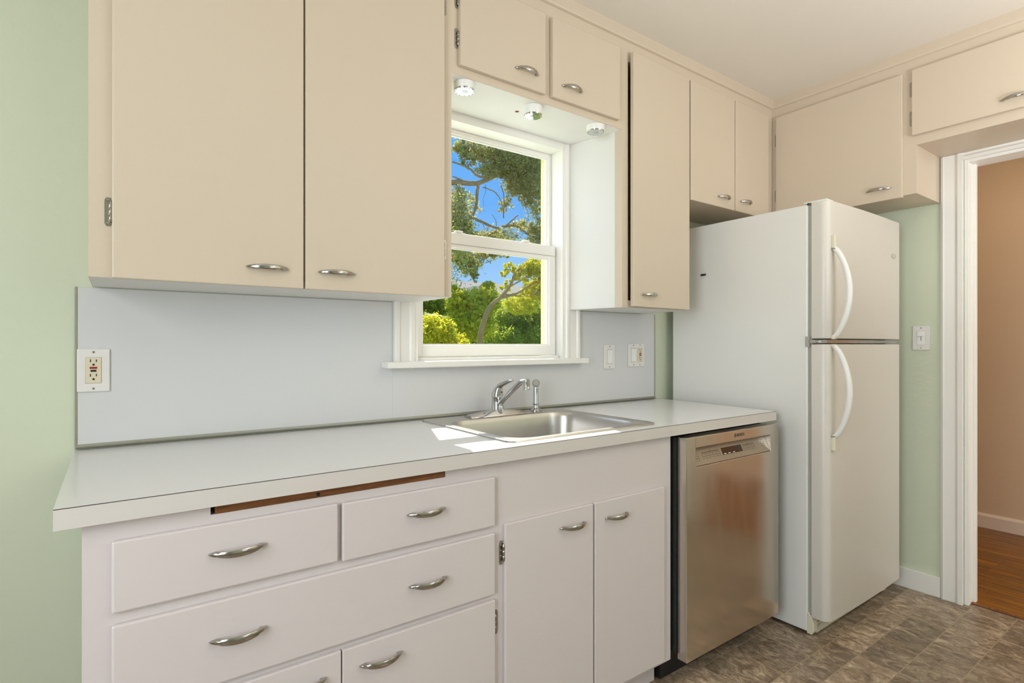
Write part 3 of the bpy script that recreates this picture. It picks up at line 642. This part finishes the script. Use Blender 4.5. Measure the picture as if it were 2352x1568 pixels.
b = B(); prism(b, [(dyf+0.0015, pz0+0.0015), (dyb, pz0+0.0015), (dyb, pz1+0.004), (dyb-0.004, pz1+0.004)], 'x', px0+0.001, px1-0.001)
cp = put('control_panel', b, M['panelgrey'], door)
# slanted coordinates of the control panel: u along x, v up the slope
p0 = Vector((0, dyf+0.0015, pz0+0.0015)); p1 = Vector((0, dyb-0.004, pz1+0.004)); sl = (p1-p0); SLEN = sl.length; sl.normalize(); nrm = Vector((1,0,0)).cross(sl).normalized()
def onp(u, v, h=0.0004): return Vector((u,0,0))+p0+sl*v+nrm*h
def patch(b, u0, u1, v0, v1, h=0.0004):
    q = [onp(u0,v0,h), onp(u1,v0,h), onp(u1,v1,h), onp(u0,v1,h)]; q2 = [onp(u0,v0,-0.0004), onp(u1,v0,-0.0004), onp(u1,v1,-0.0004), onp(u0,v1,-0.0004)]
    a = [b.verts.new(c) for c in q]; c = [b.verts.new(c) for c in q2]
    b.faces.new(a); b.faces.new(c[::-1])
    for i in range(4): b.faces.new((a[i], c[i], c[(i+1)%4], a[(i+1)%4]))
b = B(); patch(b, 1.987, 2.117, 0.020, 0.046); put('display', b, M['lcd'], cp)
def outline(b, u0, u1, v0, v1, w_=0.0007):
    patch(b, u0, u1, v0, v0+w_); patch(b, u0, u1, v1-w_, v1); patch(b, u0, u0+w_, v0, v1); patch(b, u1-w_, u1, v0, v1)
for (ua, ub, n_, va) in ((1.868, 1.972, 5, 0.020), (2.126, 2.205, 4, 0.020), (1.818, 1.845, 1, 0.016), (2.252, 2.276, 1, 0.024)):
    b = B(); outline(b, ua, ub, va, va+0.017)
    for k in range(n_):
        u = ua+(ub-ua)*k/n_
        if k: patch(b, u, u+0.0006, va, va+0.017)
        patch(b, u+0.005, u+(ub-ua)/n_-0.004, va+0.0078, va+0.0092)
    if n_ > 1: patch(b, ua, ub, va+0.0205, va+0.0225); patch(b, (ua+ub)/2-0.008, (ua+ub)/2+0.008, va+0.0252, va+0.0262)
    else: patch(b, ua, ub-0.004, va+0.0240, va+0.0250)
    put('button_row', b, M['print'], cp)
b = B()
for u in (1.996, 2.022, 2.052): patch(b, u, u+0.014, 0.022, 0.0245, 0.0008)
put('display_print', b, M['plate'], cp)
def text(body, size, loc, rot, m, parent, name='lettering'):
    c = bpy.data.curves.new('txt', 'FONT'); c.body = body; c.size = size; c.extrude = 0.0002; c.align_x = 'CENTER'; c.align_y = 'CENTER'; c.offset = size*0.02
    o = bpy.data.objects.new('txt', c); COL.objects.link(o); bpy.context.view_layer.update()
    me = bpy.data.meshes.new_from_object(o.evaluated_get(bpy.context.evaluated_depsgraph_get())); bpy.data.objects.remove(o); bpy.data.curves.remove(c)
    me.materials.clear(); me.materials.append(m)
    q = bpy.data.objects.new(name, me); COL.objects.link(q); q.parent = parent; q.location = Vector(loc)-WORLD[parent.name]; q.rotation_euler = rot; WORLD[q.name] = Vector(loc); return q
text('BOSCH', 0.0145, (2.085, dyf+0.0001, 0.8495), (R(90),0,0), M['print'], door)
b = B(); c0 = Vector((2.050, dyf, 0.8495))
def ringy(b, c, r, w_):
    n = 24; rings = []
    for rr in (r-w_, r):
        pass
    vi = [b.verts.new((c.x+(r-w_)*math.cos(2*math.pi*k/n), c.y-0.0001, c.z+(r-w_)*math.sin(2*math.pi*k/n))) for k in range(n)]
    vo = [b.verts.new((c.x+r*math.cos(2*math.pi*k/n), c.y-0.0001, c.z+r*math.sin(2*math.pi*k/n))) for k in range(n)]
    for k in range(n): b.faces.new((vi[k], vi[(k+1)%n], vo[(k+1)%n], vo[k]))
ringy(b, c0, 0.0072, 0.0008); ringy(b, c0, 0.0040, 0.0008)
for s in (-1, 1): box(b, c0.x+s*0.0030-0.0007, c0.x+s*0.0030+0.0007, c0.y-0.0002, c0.y, c0.z-0.0052, c0.z+0.0052)
box(b, c0.x-0.003, c0.x+0.003, c0.y-0.0002, c0.y, c0.z-0.0005, c0.z+0.0005)
put('round_emblem', b, M['print'], door)
b = B(); box(b, 1.7640, 2.3500, -0.612, -0.03, 0.11, 0.862); put('tub', b, M['dark'], t)
b = B(); box(b, 1.7640, 2.3500, -0.6185, -0.612, 0.13, 0.85, 0.002); put('door_seal', b, M['black'], t)
b = B(); box(b, 1.7400, 2.3500, -0.560, -0.03, 0.002, 0.108); put('toe_kick', b, M['black'], t)
b = B(); box(b, 1.7395, 1.7560, -0.585, -0.565, 0.108, 0.86); put('side_gasket', b, M['dark'], t)

# ------------------------------------------------------------------ refrigerator
fx0, fx1 = 2.471, 3.212; fyb, fyd, fyf = -0.7165, -0.735, -0.800
t = thing('refrigerator', 'tall white top-freezer refrigerator with bow handles', 'refrigerator', (2.84, -0.40, 0))
b = B(); box(b, fx0, fx1-0.004, fyb, -0.05, 0.014, 1.762, 0.003)
put('cabinet', b, M['fridge'], t)
b = B(); box(b, fx0+0.006, fx1-0.010, fyd-0.0005, fyb+0.001, 0.09, 1.757); put('gasket', b, M['gasket'], t)
b = B(); box(b, fx0+0.0005, fx0+0.006, fyb-0.0035, fyb+0.004, 0.09, 1.757, 0.001); put('edge_strip', b, M['fwhite'], t)
def fr_door(name, z0, z1):
    n = 8; pts = [(fx0, fyd), ]
    lc = 0.030
    pts += [(fx0, fyf+lc)]
    for i in range(1, n+1):
        a = R(90*i/n); pts.append((fx0+lc-lc*math.cos(a)*1.0, fyf+lc-lc*math.sin(a)))
    for i in range(1, 10): s = i/10; pts.append((fx0+lc+(fx1-fx0-2*lc)*s, fyf-0.006*math.sin(math.pi*s)))
    for i in range(0, n+1):
        a = R(90*i/n); pts.append((fx1-lc+lc*math.sin(a), fyf+lc-lc*math.cos(a)))
    pts.append((fx1, fyd))
    b = B(); prism(b, pts, 'z', z0, z1)
    # soften the top and bottom edges
    ed = [e for e in b.edges if abs(e.verts[0].co.z-e.verts[1].co.z) < 1e-6 and min(e.verts[0].co.y, e.verts[1].co.y) < fyd-0.002]
    bmesh.ops.bevel(b, geom=ed, offset=0.005, segments=3, affect='EDGES', profile=0.5)
    return put(name, b, M['fridgef'], t, smooth=True)
fd = fr_door('freezer_door', 1.2125, 1.7680); ld = fr_door('lower_door', 0.0760, 1.1905)
def bow(parent, z_cap0, z_cap1, z_end):
    x = 2.506; yb = fyf-0.001; sgn = 1 if z_cap0 > z_end else -1
    b = B()
    N = 24; pts = []
    for i in range(N+1):
        s = i/N; pts.append((x+0.010*math.sin(math.pi*s)*0.0, yb-0.010-0.052*math.sin(math.pi*s)**0.72, z_cap1+(z_end-z_cap1)*s))
    pts = [(x, yb-0.004, z_cap1+sgn*0.002)]+pts+[(x, yb-0.002, z_end-sgn*0.004)]
    tube(b, pts, [0.0095]+[0.0098+0.002*math.sin(math.pi*i/N) for i in range(N+1)]+[0.009], 14, flat=1.1, up=(0,0,1) if False else (0,-1,0)); h = put('handle', b, M['fwhite'], parent, smooth=True)
    b = B(); box(b, x-0.0105, x+0.0105, yb-0.013, yb+0.002, min(z_cap0, z_cap1+sgn*0.004), max(z_cap0, z_cap1+sgn*0.004), 0.003); put('end_cap', b, M['fplast'], h)['label'] = 'ivory end cap'
    b = B(); box(b, x-0.0118, x+0.0118, yb-0.0145, yb+0.002, z_cap1-0.0025, z_cap1+0.0025, 0.001); put('collar', b, M['nickel'], h)
    b = B(); box(b, x-0.013, x+0.013, yb-0.012, yb+0.002, min(z_end, z_end-sgn*0.012), max(z_end, z_end-sgn*0.012), 0.003); put('foot', b, M['fplast'], h)
bow(fd, 1.628, 1.572, 1.222)
bow(ld, 0.764, 0.822, 1.179)
b = B(); box(b, fx0-0.002, fx0+0.030, fyb-0.045, fyb+0.003, 1.198, 1.2045); box(b, fx0-0.003, fx0-0.0008, fyb-0.012, fyb+0.006, 1.180, 1.222); box(b, fx0-0.003, fx0-0.0008, fyb-0.035, fyb-0.010, 1.196, 1.207)
put('hinge_bracket', b, M['nickel'], t)
b = B(); box(b, fx0+0.012, fx1-0.006, fyf+0.010, fyd+0.002, 1.1945, 1.2085); put('divider', b, M['nickel'], t)
b = B(); box(b, fx0+0.008, fx0+0.07, -0.79, -0.70, 1.768, 1.7745, 0.002); put('top_hinge_cover', b, M['fwhite'], t)
b = B(); lathe(b, (fx0+0.004, fyb-0.004, 1.762), [(0.004,0),(0.004,0.006),(0.001,0.007)], 10); put('hinge_screw', b, M['black'], t)
b = B(); prism(b, [(fyb+0.001, 0.006), (fyb-0.019, 0.006), (fyb-0.026, 0.02), (fyb-0.026, 0.05), (fyb-0.018, 0.078), (fyb-0.006, 0.092), (fyb+0.001, 0.094)], 'x', fx0+0.001, fx0+0.036, 0.002)
prism(b, [(fyb+0.001, 0.006), (fyb-0.022, 0.006), (fyb-0.024, 0.020), (fyb-0.012, 0.024), (fyb+0.001, 0.026)], 'x', fx0+0.036, fx1-0.05)
for z in (0.034, 0.046, 0.058, 0.068): box(b, fx0+0.036, fx1-0.05, fyb-0.016, fyb+0.001, z, z+0.0055)
box(b, fx1-0.055, fx1-0.02, fyb-0.026, fyb+0.001, 0.006, 0.070, 0.003)
put('base_grille', b, M['fplast'], t)
b = B(); box(b, fx0+0.02, fx1-0.04, fyb+0.001, fyb+0.004, 0.014, 0.075); put('grille_back', b, M['dark'], t)
for qx in (fx0+0.03, fx1-0.06):
    for qy in (-0.68, -0.12):
        b = B(); box(b, qx, qx+0.03, qy, qy+0.03, 0.0, 0.015); put('foot', b, M['black'], t)
b = B(); n = 28; pts = [(3.110+0.021*math.cos(2*math.pi*k/n), 1.600+0.0085*math.sin(2*math.pi*k/n)) for k in range(n)]
prism(b, pts, 'y', fyf-0.0045, fyf+0.001, 0.0006, 1); bd = put('emblem', b, M['fridgef'], fd)
b = B(); tube(b, [(3.110+0.0225*math.cos(2*math.pi*k/28), fyf-0.0045, 1.600+0.0098*math.sin(2*math.pi*k/28)) for k in range(29)], 0.0008, 6)
tube(b, [(3.110-0.013+0.026*k/12, fyf-0.0048, 1.600+0.0022*math.sin(k*1.6)) for k in range(13)], 0.0006, 6); put('emblem_relief', b, M['gasket'], fd)
b = B(); box(b, -0.012, 0.012, -0.0055, 0.0055, -0.0045, 0.0045, 0.001)
o = put('magnet', b, M['black']); o.location = (fx0-0.0046, -0.231, 1.5245); o.rotation_euler = (R(-9), 0, R(90)); tag(o, 'tiny black magnet stuck on the left side of the refrigerator', 'magnet')

# ------------------------------------------------------------------ switch and outlet plates
def fx(b, u0, u1, d0, d1, z0, z1, bev=0.0): box(b, u0, u1, -d1, -d0, z0, z1, bev)
def plate_parts(root, w_, kinds, S=1.0, h_=0.113):
    """parts around root's origin, facing -y in its own axes"""
    o0 = WORLD[root.name]; WORLD[root.name] = Vector((0,0,0))
    b = B(); fx(b, -w_/2, w_/2, 0, 0.0055, -h_/2, h_/2, 0.002); put('cover_plate', b, M['plate'], root)
    n = len(kinds)
    for i, k in enumerate(kinds):
        c = (i-(n-1)/2)*0.046
        for z in (-0.048, 0.048):
            b = B(); lathe(b, (c, -0.0053, z), [(0.0030,0),(0.0028,0.0010),(0.0006,0.0014)], 12, Matrix.Rotation(R(90),4,'X')); put('screw', b, M['nickel'], root, smooth=True)
        b = B(); fx(b, c-0.0172, c+0.0172, 0.005, 0.0057, -0.0342, 0.0342); put('opening_line', b, M['alu'], root)
        if k == 'gfci':
            b = B(); fx(b, c-0.0166, c+0.0166, 0.005, 0.0078, -0.0336, 0.0336, 0.0012); dv = put('receptacle', b, M['ivory'], root); dv['label'] = 'ivory grounded receptacle'
            for s in (0.0215, -0.0165):
                b = B()
                fx(b, c-0.0075, c-0.0055, 0.0076, 0.0082, s, s+0.0075); fx(b, c+0.0050, c+0.0070, 0.0076, 0.0082, s+0.0005, s+0.0070)
                prism(b, [(c+0.0025*math.cos(R(a)), s-0.0065+0.0025*math.sin(R(a))) for a in range(0, 181, 30)]+[(c-0.0025, s-0.0088), (c+0.0025, s-0.0088)], 'y', -0.0082, -0.0076)
                put('slots', b, M['slot'], dv)
            b = B(); fx(b, c-0.0080, c+0.0075, 0.0076, 0.0092, 0.0040, 0.0092, 0.0005); put('reset_button', b, M['red'], dv)
            b = B(); fx(b, c-0.0062, c+0.0060, 0.0076, 0.0092, -0.0038, 0.0014, 0.0005); put('test_button', b, M['black'], dv)
        elif k == 'rocker':
            b = B(); prism(b, [(-0.0050, -0.0325), (-0.0072, -0.0325), (-0.0088, -0.0), (-0.0105, 0.0325), (-0.0050, 0.0325)], 'x', c-0.0158, c+0.0158, 0.0008, 1)
            put('rocker', b, M['fwhite'], root)
        else:
            b = B(); fx(b, c-0.0165, c+0.0165, 0.005, 0.0072, -0.0335, 0.0335, 0.001); dv = put('dimmer', b, M['fwhite'], root)
            b = B(); fx(b, c-0.0010, c+0.0010, 0.0070, 0.0076, -0.013, 0.012); put('slot', b, M['slot'], dv)
            b = B(); fx(b, c-0.012, c+0.012, 0.0070, 0.0125, 0.008, 0.012, 0.001); put('slider', b, M['fwhite'], dv)
    WORLD[root.name] = o0
r = thing('wall_outlet', 'white plate with ivory outlet, red and black buttons, at the left end of the backsplash', 'outlet', (0.1285, -0.0048, 1.1215)); plate_parts(r, 0.069, ['gfci'])
r = thing('light_switch', 'white single rocker switch plate on the backsplash right of the window', 'light switch', (2.0565, -0.0048, 1.1315)); plate_parts(r, 0.072, ['rocker'])
r = thing('switch_and_outlet', 'double plate with rocker switch and outlet near the refrigerator', 'light switch', (2.2450, -0.0048, 1.1375)); plate_parts(r, 0.116, ['rocker', 'gfci'])
r = thing('dimmer_switch', 'white slider dimmer switch on the green wall between refrigerator and doorway', 'light switch', (XW-0.0003, -0.847, 1.2205)); r.rotation_euler = (0,0,R(-90)); plate_parts(r, 0.070, ['slider'], h_=0.116)

# ------------------------------------------------------------------ garden seen through the window
bm = B(); box(bm, -30, 60, 0.5, 80, -0.75, -0.62); g_ = struct('ground', bm, M['grass'])
def leaves(clusters, size, seed, m, name, parent, droop=0.0, dens=1.5, spread=0.6):
    """clusters: (px, py, Y, rx, ry, n) ellipsoids of small leaf blades; rx, ry in picture units at that distance"""
    rnd = random.Random(seed); V = []; F = []; T = []
    for (px, py, Y, rx, ry, n) in clusters:
        n = int(n*dens)
        c = at(px, py, Y); k = (c-CAM).dot(FW)/FPX; ax, az = rx*k*1.08, ry*k; ay = max(ax, az)*0.8
        ctr = rnd.random()*0.25
        # twigs: sub-clumps keep the crown irregular
        subs = []
        for _ in range(max(10, n//28)):
            while True:
                q = Vector((rnd.uniform(-1,1), rnd.uniform(-1,1), rnd.uniform(-1,1)))
                if q.length < 1: break
            subs.append((Vector((q.x*ax, q.y*ay, q.z*az)), rnd.uniform(0.08, 0.24)*max(az, ax), rnd.random()))
        for _ in range(n):
            s, sr, st = rnd.choice(subs)
            p = c+s+Vector((rnd.gauss(0,1), rnd.gauss(0,1), rnd.gauss(0,0.8)))*sr*spread
            L = size*rnd.uniform(0.5, 1.25); wd = L*0.42
            d = Vector((rnd.gauss(0,1), rnd.gauss(0,1), rnd.gauss(0,0.7)-droop)).normalized(); u = d.cross(Vector((rnd.gauss(0,1), rnd.gauss(0,1), rnd.gauss(0,1)))).normalized()
            i = len(V); V += [p-d*L*0.5, p+u*wd*0.5, p+d*L*0.5, p-u*wd*0.5]; F.append((i, i+1, i+2, i+3)); T.append(min(1, max(0, 0.55*st+0.45*rnd.random()+ctr-0.1)))
    o0 = WORLD[parent.name] if parent else Vector((0,0,0))
    me = bpy.data.meshes.new(name); me.from_pydata([tuple(v-o0) for v in V], [], F)
    at_ = me.attributes.new('tone', 'FLOAT_COLOR', 'CORNER'); buf = []
    for tt in T: buf += [tt, tt, tt, 1]*4
    at_.data.foreach_set('color', buf); me.materials.append(m)
    o = bpy.data.objects.new(name, me); COL.objects.link(o); o.parent = parent; WORLD[o.name] = o0.copy(); return o
def limbs(paths, Y, m, name, parent):
    b = B()
    for pts, r0, r1 in paths:
        P = smooth_path([at(p[0], p[1], Y+(p[2] if len(p) > 2 else 0)) for p in pts], 5); n = len(P)
        k = (P[0]-CAM).dot(FW)/FPX
        P = [p+Vector((random.gauss(0,1), 0, random.gauss(0,1)))*k*0.5 for p in P]
        tube(b, P, [(r0+(r1-r0)*i/(n-1))*k for i in range(n)], 8)
    return put(name, b, m, parent, smooth=True)
def foot(px, Y): p = at(px, 800, Y); return (p.x, p.y, -0.62)
# the big overhanging tree
t = thing('overhanging_tree', 'large olive-leaved tree whose limbs cross the upper window pane', 'tree', foot(860, 7.2))
tr_foot = at(860, 800, 7.2)
limbs([([(862,1015),(858,800),(862,600),(868,430),(905,250)], 26, 12), ([(866,440),(950,425),(1040,418),(1092,421),(1135,405),(1185,385)], 10, 3.5), ([(1100,420),(1096,440),(1094,470),(1086,495),(1078,508)], 4, 2),
       ([(868,500),(960,470),(1040,483),(1085,500),(1130,520),(1152,523),(1172,510),(1190,494)], 6, 1.6), ([(1155,521),(1185,518),(1215,540),(1255,556)], 3.5, 1.5), ([(1150,523),(1125,538),(1090,536),(1040,528)], 2.5, 4),
       ([(1040,372),(1075,385),(1100,405),(1130,410)], 2, 3), ([(1078,330),(1090,345),(1110,372)], 1.5, 2.5), ([(1150,425),(1157,450),(1157,500)], 1.2, 1.6), ([(1110,430),(1135,440),(1150,460),(1155,480)], 1.5, 1), ([(1040,405),(1070,418)], 1.5, 2.5),
       ([(1115,425),(1116,440),(1110,455),(1112,475)], .8, .4), ([(1105,505),(1112,520),(1118,530)], .9, .5), ([(1140,518),(1138,505),(1130,492)], 1, .5), ([(868,520),(960,560),(1060,580),(1120,590)], 4, 1.2)], 7.2, M['bark'], 'trunk', t)
leaves([(1190,365,7.0,62,42,9000),(1205,410,7.1,46,36,6500),(1110,345,7.3,48,22,2600),(1075,365,7.2,22,16,700),(1060,338,7.4,20,20,900),(1120,395,7.2,28,14,1300),(1052,470,7.2,16,42,2000),(1085,470,7.3,18,24,420),(1060,515,7.2,26,18,1700),(1150,385,7.2,34,20,2400),
        (1235,470,7.1,22,38,1600),(1215,450,7.2,26,22,1100),(1240,530,7.1,26,22,1700),(1185,440,7.2,24,14,700),(1160,470,7.3,20,20,420),(1200,520,7.2,34,14,700),(1148,545,7.2,50,12,1500),(1080,548,7.2,45,10,1600),(1215,560,7.2,40,12,1200),(1250,380,7.1,26,26,1400),(1230,335,7.1,50,14,2000),
        (1060,592,7.4,26,16,1700),(1120,583,7.4,30,7,1100),(1078,615,7.4,22,18,1300),(1095,600,7.5,30,12,700),(1090,636,7.4,9,12,350),(1160,585,7.4,14,6,240),(1020,560,7.3,40,120,4500),(1330,480,7.2,40,110,3500),(1150,288,7.3,150,24,3200)], 0.058, 3, M['leaf_olive'], 'foliage', t, 0.0, 1.25, 0.8)
# the yellow-green tree at the right
t = thing('golden_tree', 'yellow-green tree reaching up into the right of the lower window pane', 'tree', foot(1100, 4.2))
limbs([([(1090,1080),(1100,800),(1122,712),(1150,682),(1172,655),(1186,625),(1215,600)], 8, 1.8), ([(1150,684),(1190,672),(1225,650),(1262,632)], 3.2, 1.2), ([(1172,655),(1195,645),(1240,610)], 2.2, .8), ([(1160,675),(1200,680),(1255,668)], 2, .8)], 4.2, M['bark'], 'trunk', t)
leaves([(1235,615,4.1,34,20,2600),(1200,628,4.2,24,22,800),(1170,612,4.2,16,12,260),(1248,650,4.2,26,22,1100),(1158,628,4.2,12,8,160),(1290,640,4.2,40,60,2000)], 0.046, 5, M['leaf_gold'], 'foliage', t)
leaves([(1225,668,4.4,34,26,1600),(1200,700,4.3,40,22,1500),(1165,655,4.4,16,16,260)], 0.046, 6, M['leaf_yellow'], 'lower_foliage', t)
def shrub(name, label, cl, size, m, seed, px, Y, cat='shrub', group='shrubs below the window'):
    t = thing(name, label, cat, foot(px, Y), group)
    b = B(); p = Vector(foot(px, Y))
    for k in range(5):
        a = k*1.26; tube(b, [p, p+Vector((0.12*math.cos(a), 0.12*math.sin(a), 0.7)), p+Vector((0.4*math.cos(a), 0.3*math.sin(a), 1.5))], [0.03, 0.022, 0.01], 6)
    put('stems', b, M['bark'], t); leaves(cl, size, seed, m, 'foliage', t, 0.3)
shrub('leafy_shrub', 'bright yellow-green shrub at the lower left of the window view', [(1000,765,3.2,46,42,4200),(960,790,3.2,50,60,3800),(1040,795,3.2,36,30,2600),(1000,840,3.2,80,40,2500)], 0.042, M['leaf_yellow'], 11, 1000, 3.2)
shrub('leafy_shrub', 'tall yellow-green shrub in the middle of the window view, below the blue gable', [(1060,700,5.8,34,34,4200),(1112,692,5.9,34,36,4600),(1085,740,5.7,50,40,5200),(1040,668,6.0,18,14,1200),(1122,660,6.0,17,14,1300)], 0.055, M['leaf_yellow'], 12, 1080, 5.8)
shrub('leafy_shrub', 'mid-green shrub at the lower right of the window view', [(1180,735,7.4,44,36,4600),(1230,728,7.4,40,34,4000),(1150,780,7.2,50,34,4600),(1225,790,7.2,50,36,4600),(1300,740,7.4,50,60,4000),(1200,850,7.2,90,30,2000)], 0.065, M['leaf_green'], 13, 1190, 7.4)
shrub('leafy_shrub', 'dark green shrub behind the yellow-green one, at the left edge of the window view', [(990,705,8.9,40,34,4200),(950,720,8.9,50,60,3500),(1030,720,8.9,40,34,3200)], 0.08, M['leaf_green'], 14, 1000, 8.9)
t = thing('hedge', 'tall dense green hedge across the far side of the garden', 'hedge', foot(1100, 11.0))
leaves([(px, 745+random.uniform(-6,6), 11.0, 45, 62, 3000) for px in range(900, 1420, 34)], 0.10, 15, M['leaf_green'], 'foliage', t)
b = B()
for k in range(15):
    p = Vector(foot(915+34*k, 11.0)); tube(b, [p, p+Vector((0.05, 0.04, 0.9)), p+Vector((0.12, -0.05, 1.9))], [0.05, 0.04, 0.02], 7)
put('stems', b, M['bark'], t)
# neighbour's house: roof ridge and a blue gable
t = thing('neighbour_house', 'distant grey-roofed house with a blue gable, half hidden by shrubs', 'house', foot(1120, 17))
a = at(985, 640, 17); c = at(1172, 650, 17); e = at(1172, 700, 16); x0_, x1_ = a.x-3, c.x+0.6; zr = a.z*0.5+c.z*0.5-0.02
b = B(); prism(b, [(17, zr), (13.6, zr-1.7), (13.6, zr-1.9), (17, zr-0.2), (20.4, zr-1.9), (20.4, zr-1.7)], 'x', x0_, x1_); put('roof', b, M['roof'], t)
b = B(); box(b, x0_+0.3, x1_-0.3, 14, 20, -0.62, zr-1.75); prism(b, [(14, zr-1.8), (20, zr-1.8), (17, zr-0.25)], 'x', x0_+0.3, x1_-0.3); put('walls', b, M['blue'], t)
gx = at(1112, 654, 13.0)
b = B(); prism(b, [(gx.x-0.7, gx.z-1.2), (gx.x+0.7, gx.z-1.2), (gx.x, gx.z-0.08)], 'y', 13.2, 14.6); put('gable', b, M['blue'], t)
b = B(); prism(b, [(gx.x-0.80, gx.z-1.25), (gx.x-0.75, gx.z-1.31), (gx.x, gx.z-0.09), (gx.x+0.75, gx.z-1.31), (gx.x+0.80, gx.z-1.25), (gx.x, gx.z)], 'y', 13.0, 14.8); put('gable_roof', b, M['roof'], t)
p = at(1214, 728, 9.2)
t = thing('garden_shed', 'small shed with a reddish roof glimpsed among the shrubs at the right', 'shed', (p.x, 9.25, -0.62))
b = B(); box(b, p.x-0.3, p.x+0.3, 8.9, 9.6, -0.62, p.z-0.1); put('walls', b, M['roof'], t)
b = B(); prism(b, [(p.x-0.4, p.z-0.12), (p.x+0.4, p.z-0.12), (p.x, p.z+0.12)], 'y', 8.8, 9.7); put('roof', b, M['brick'], t)
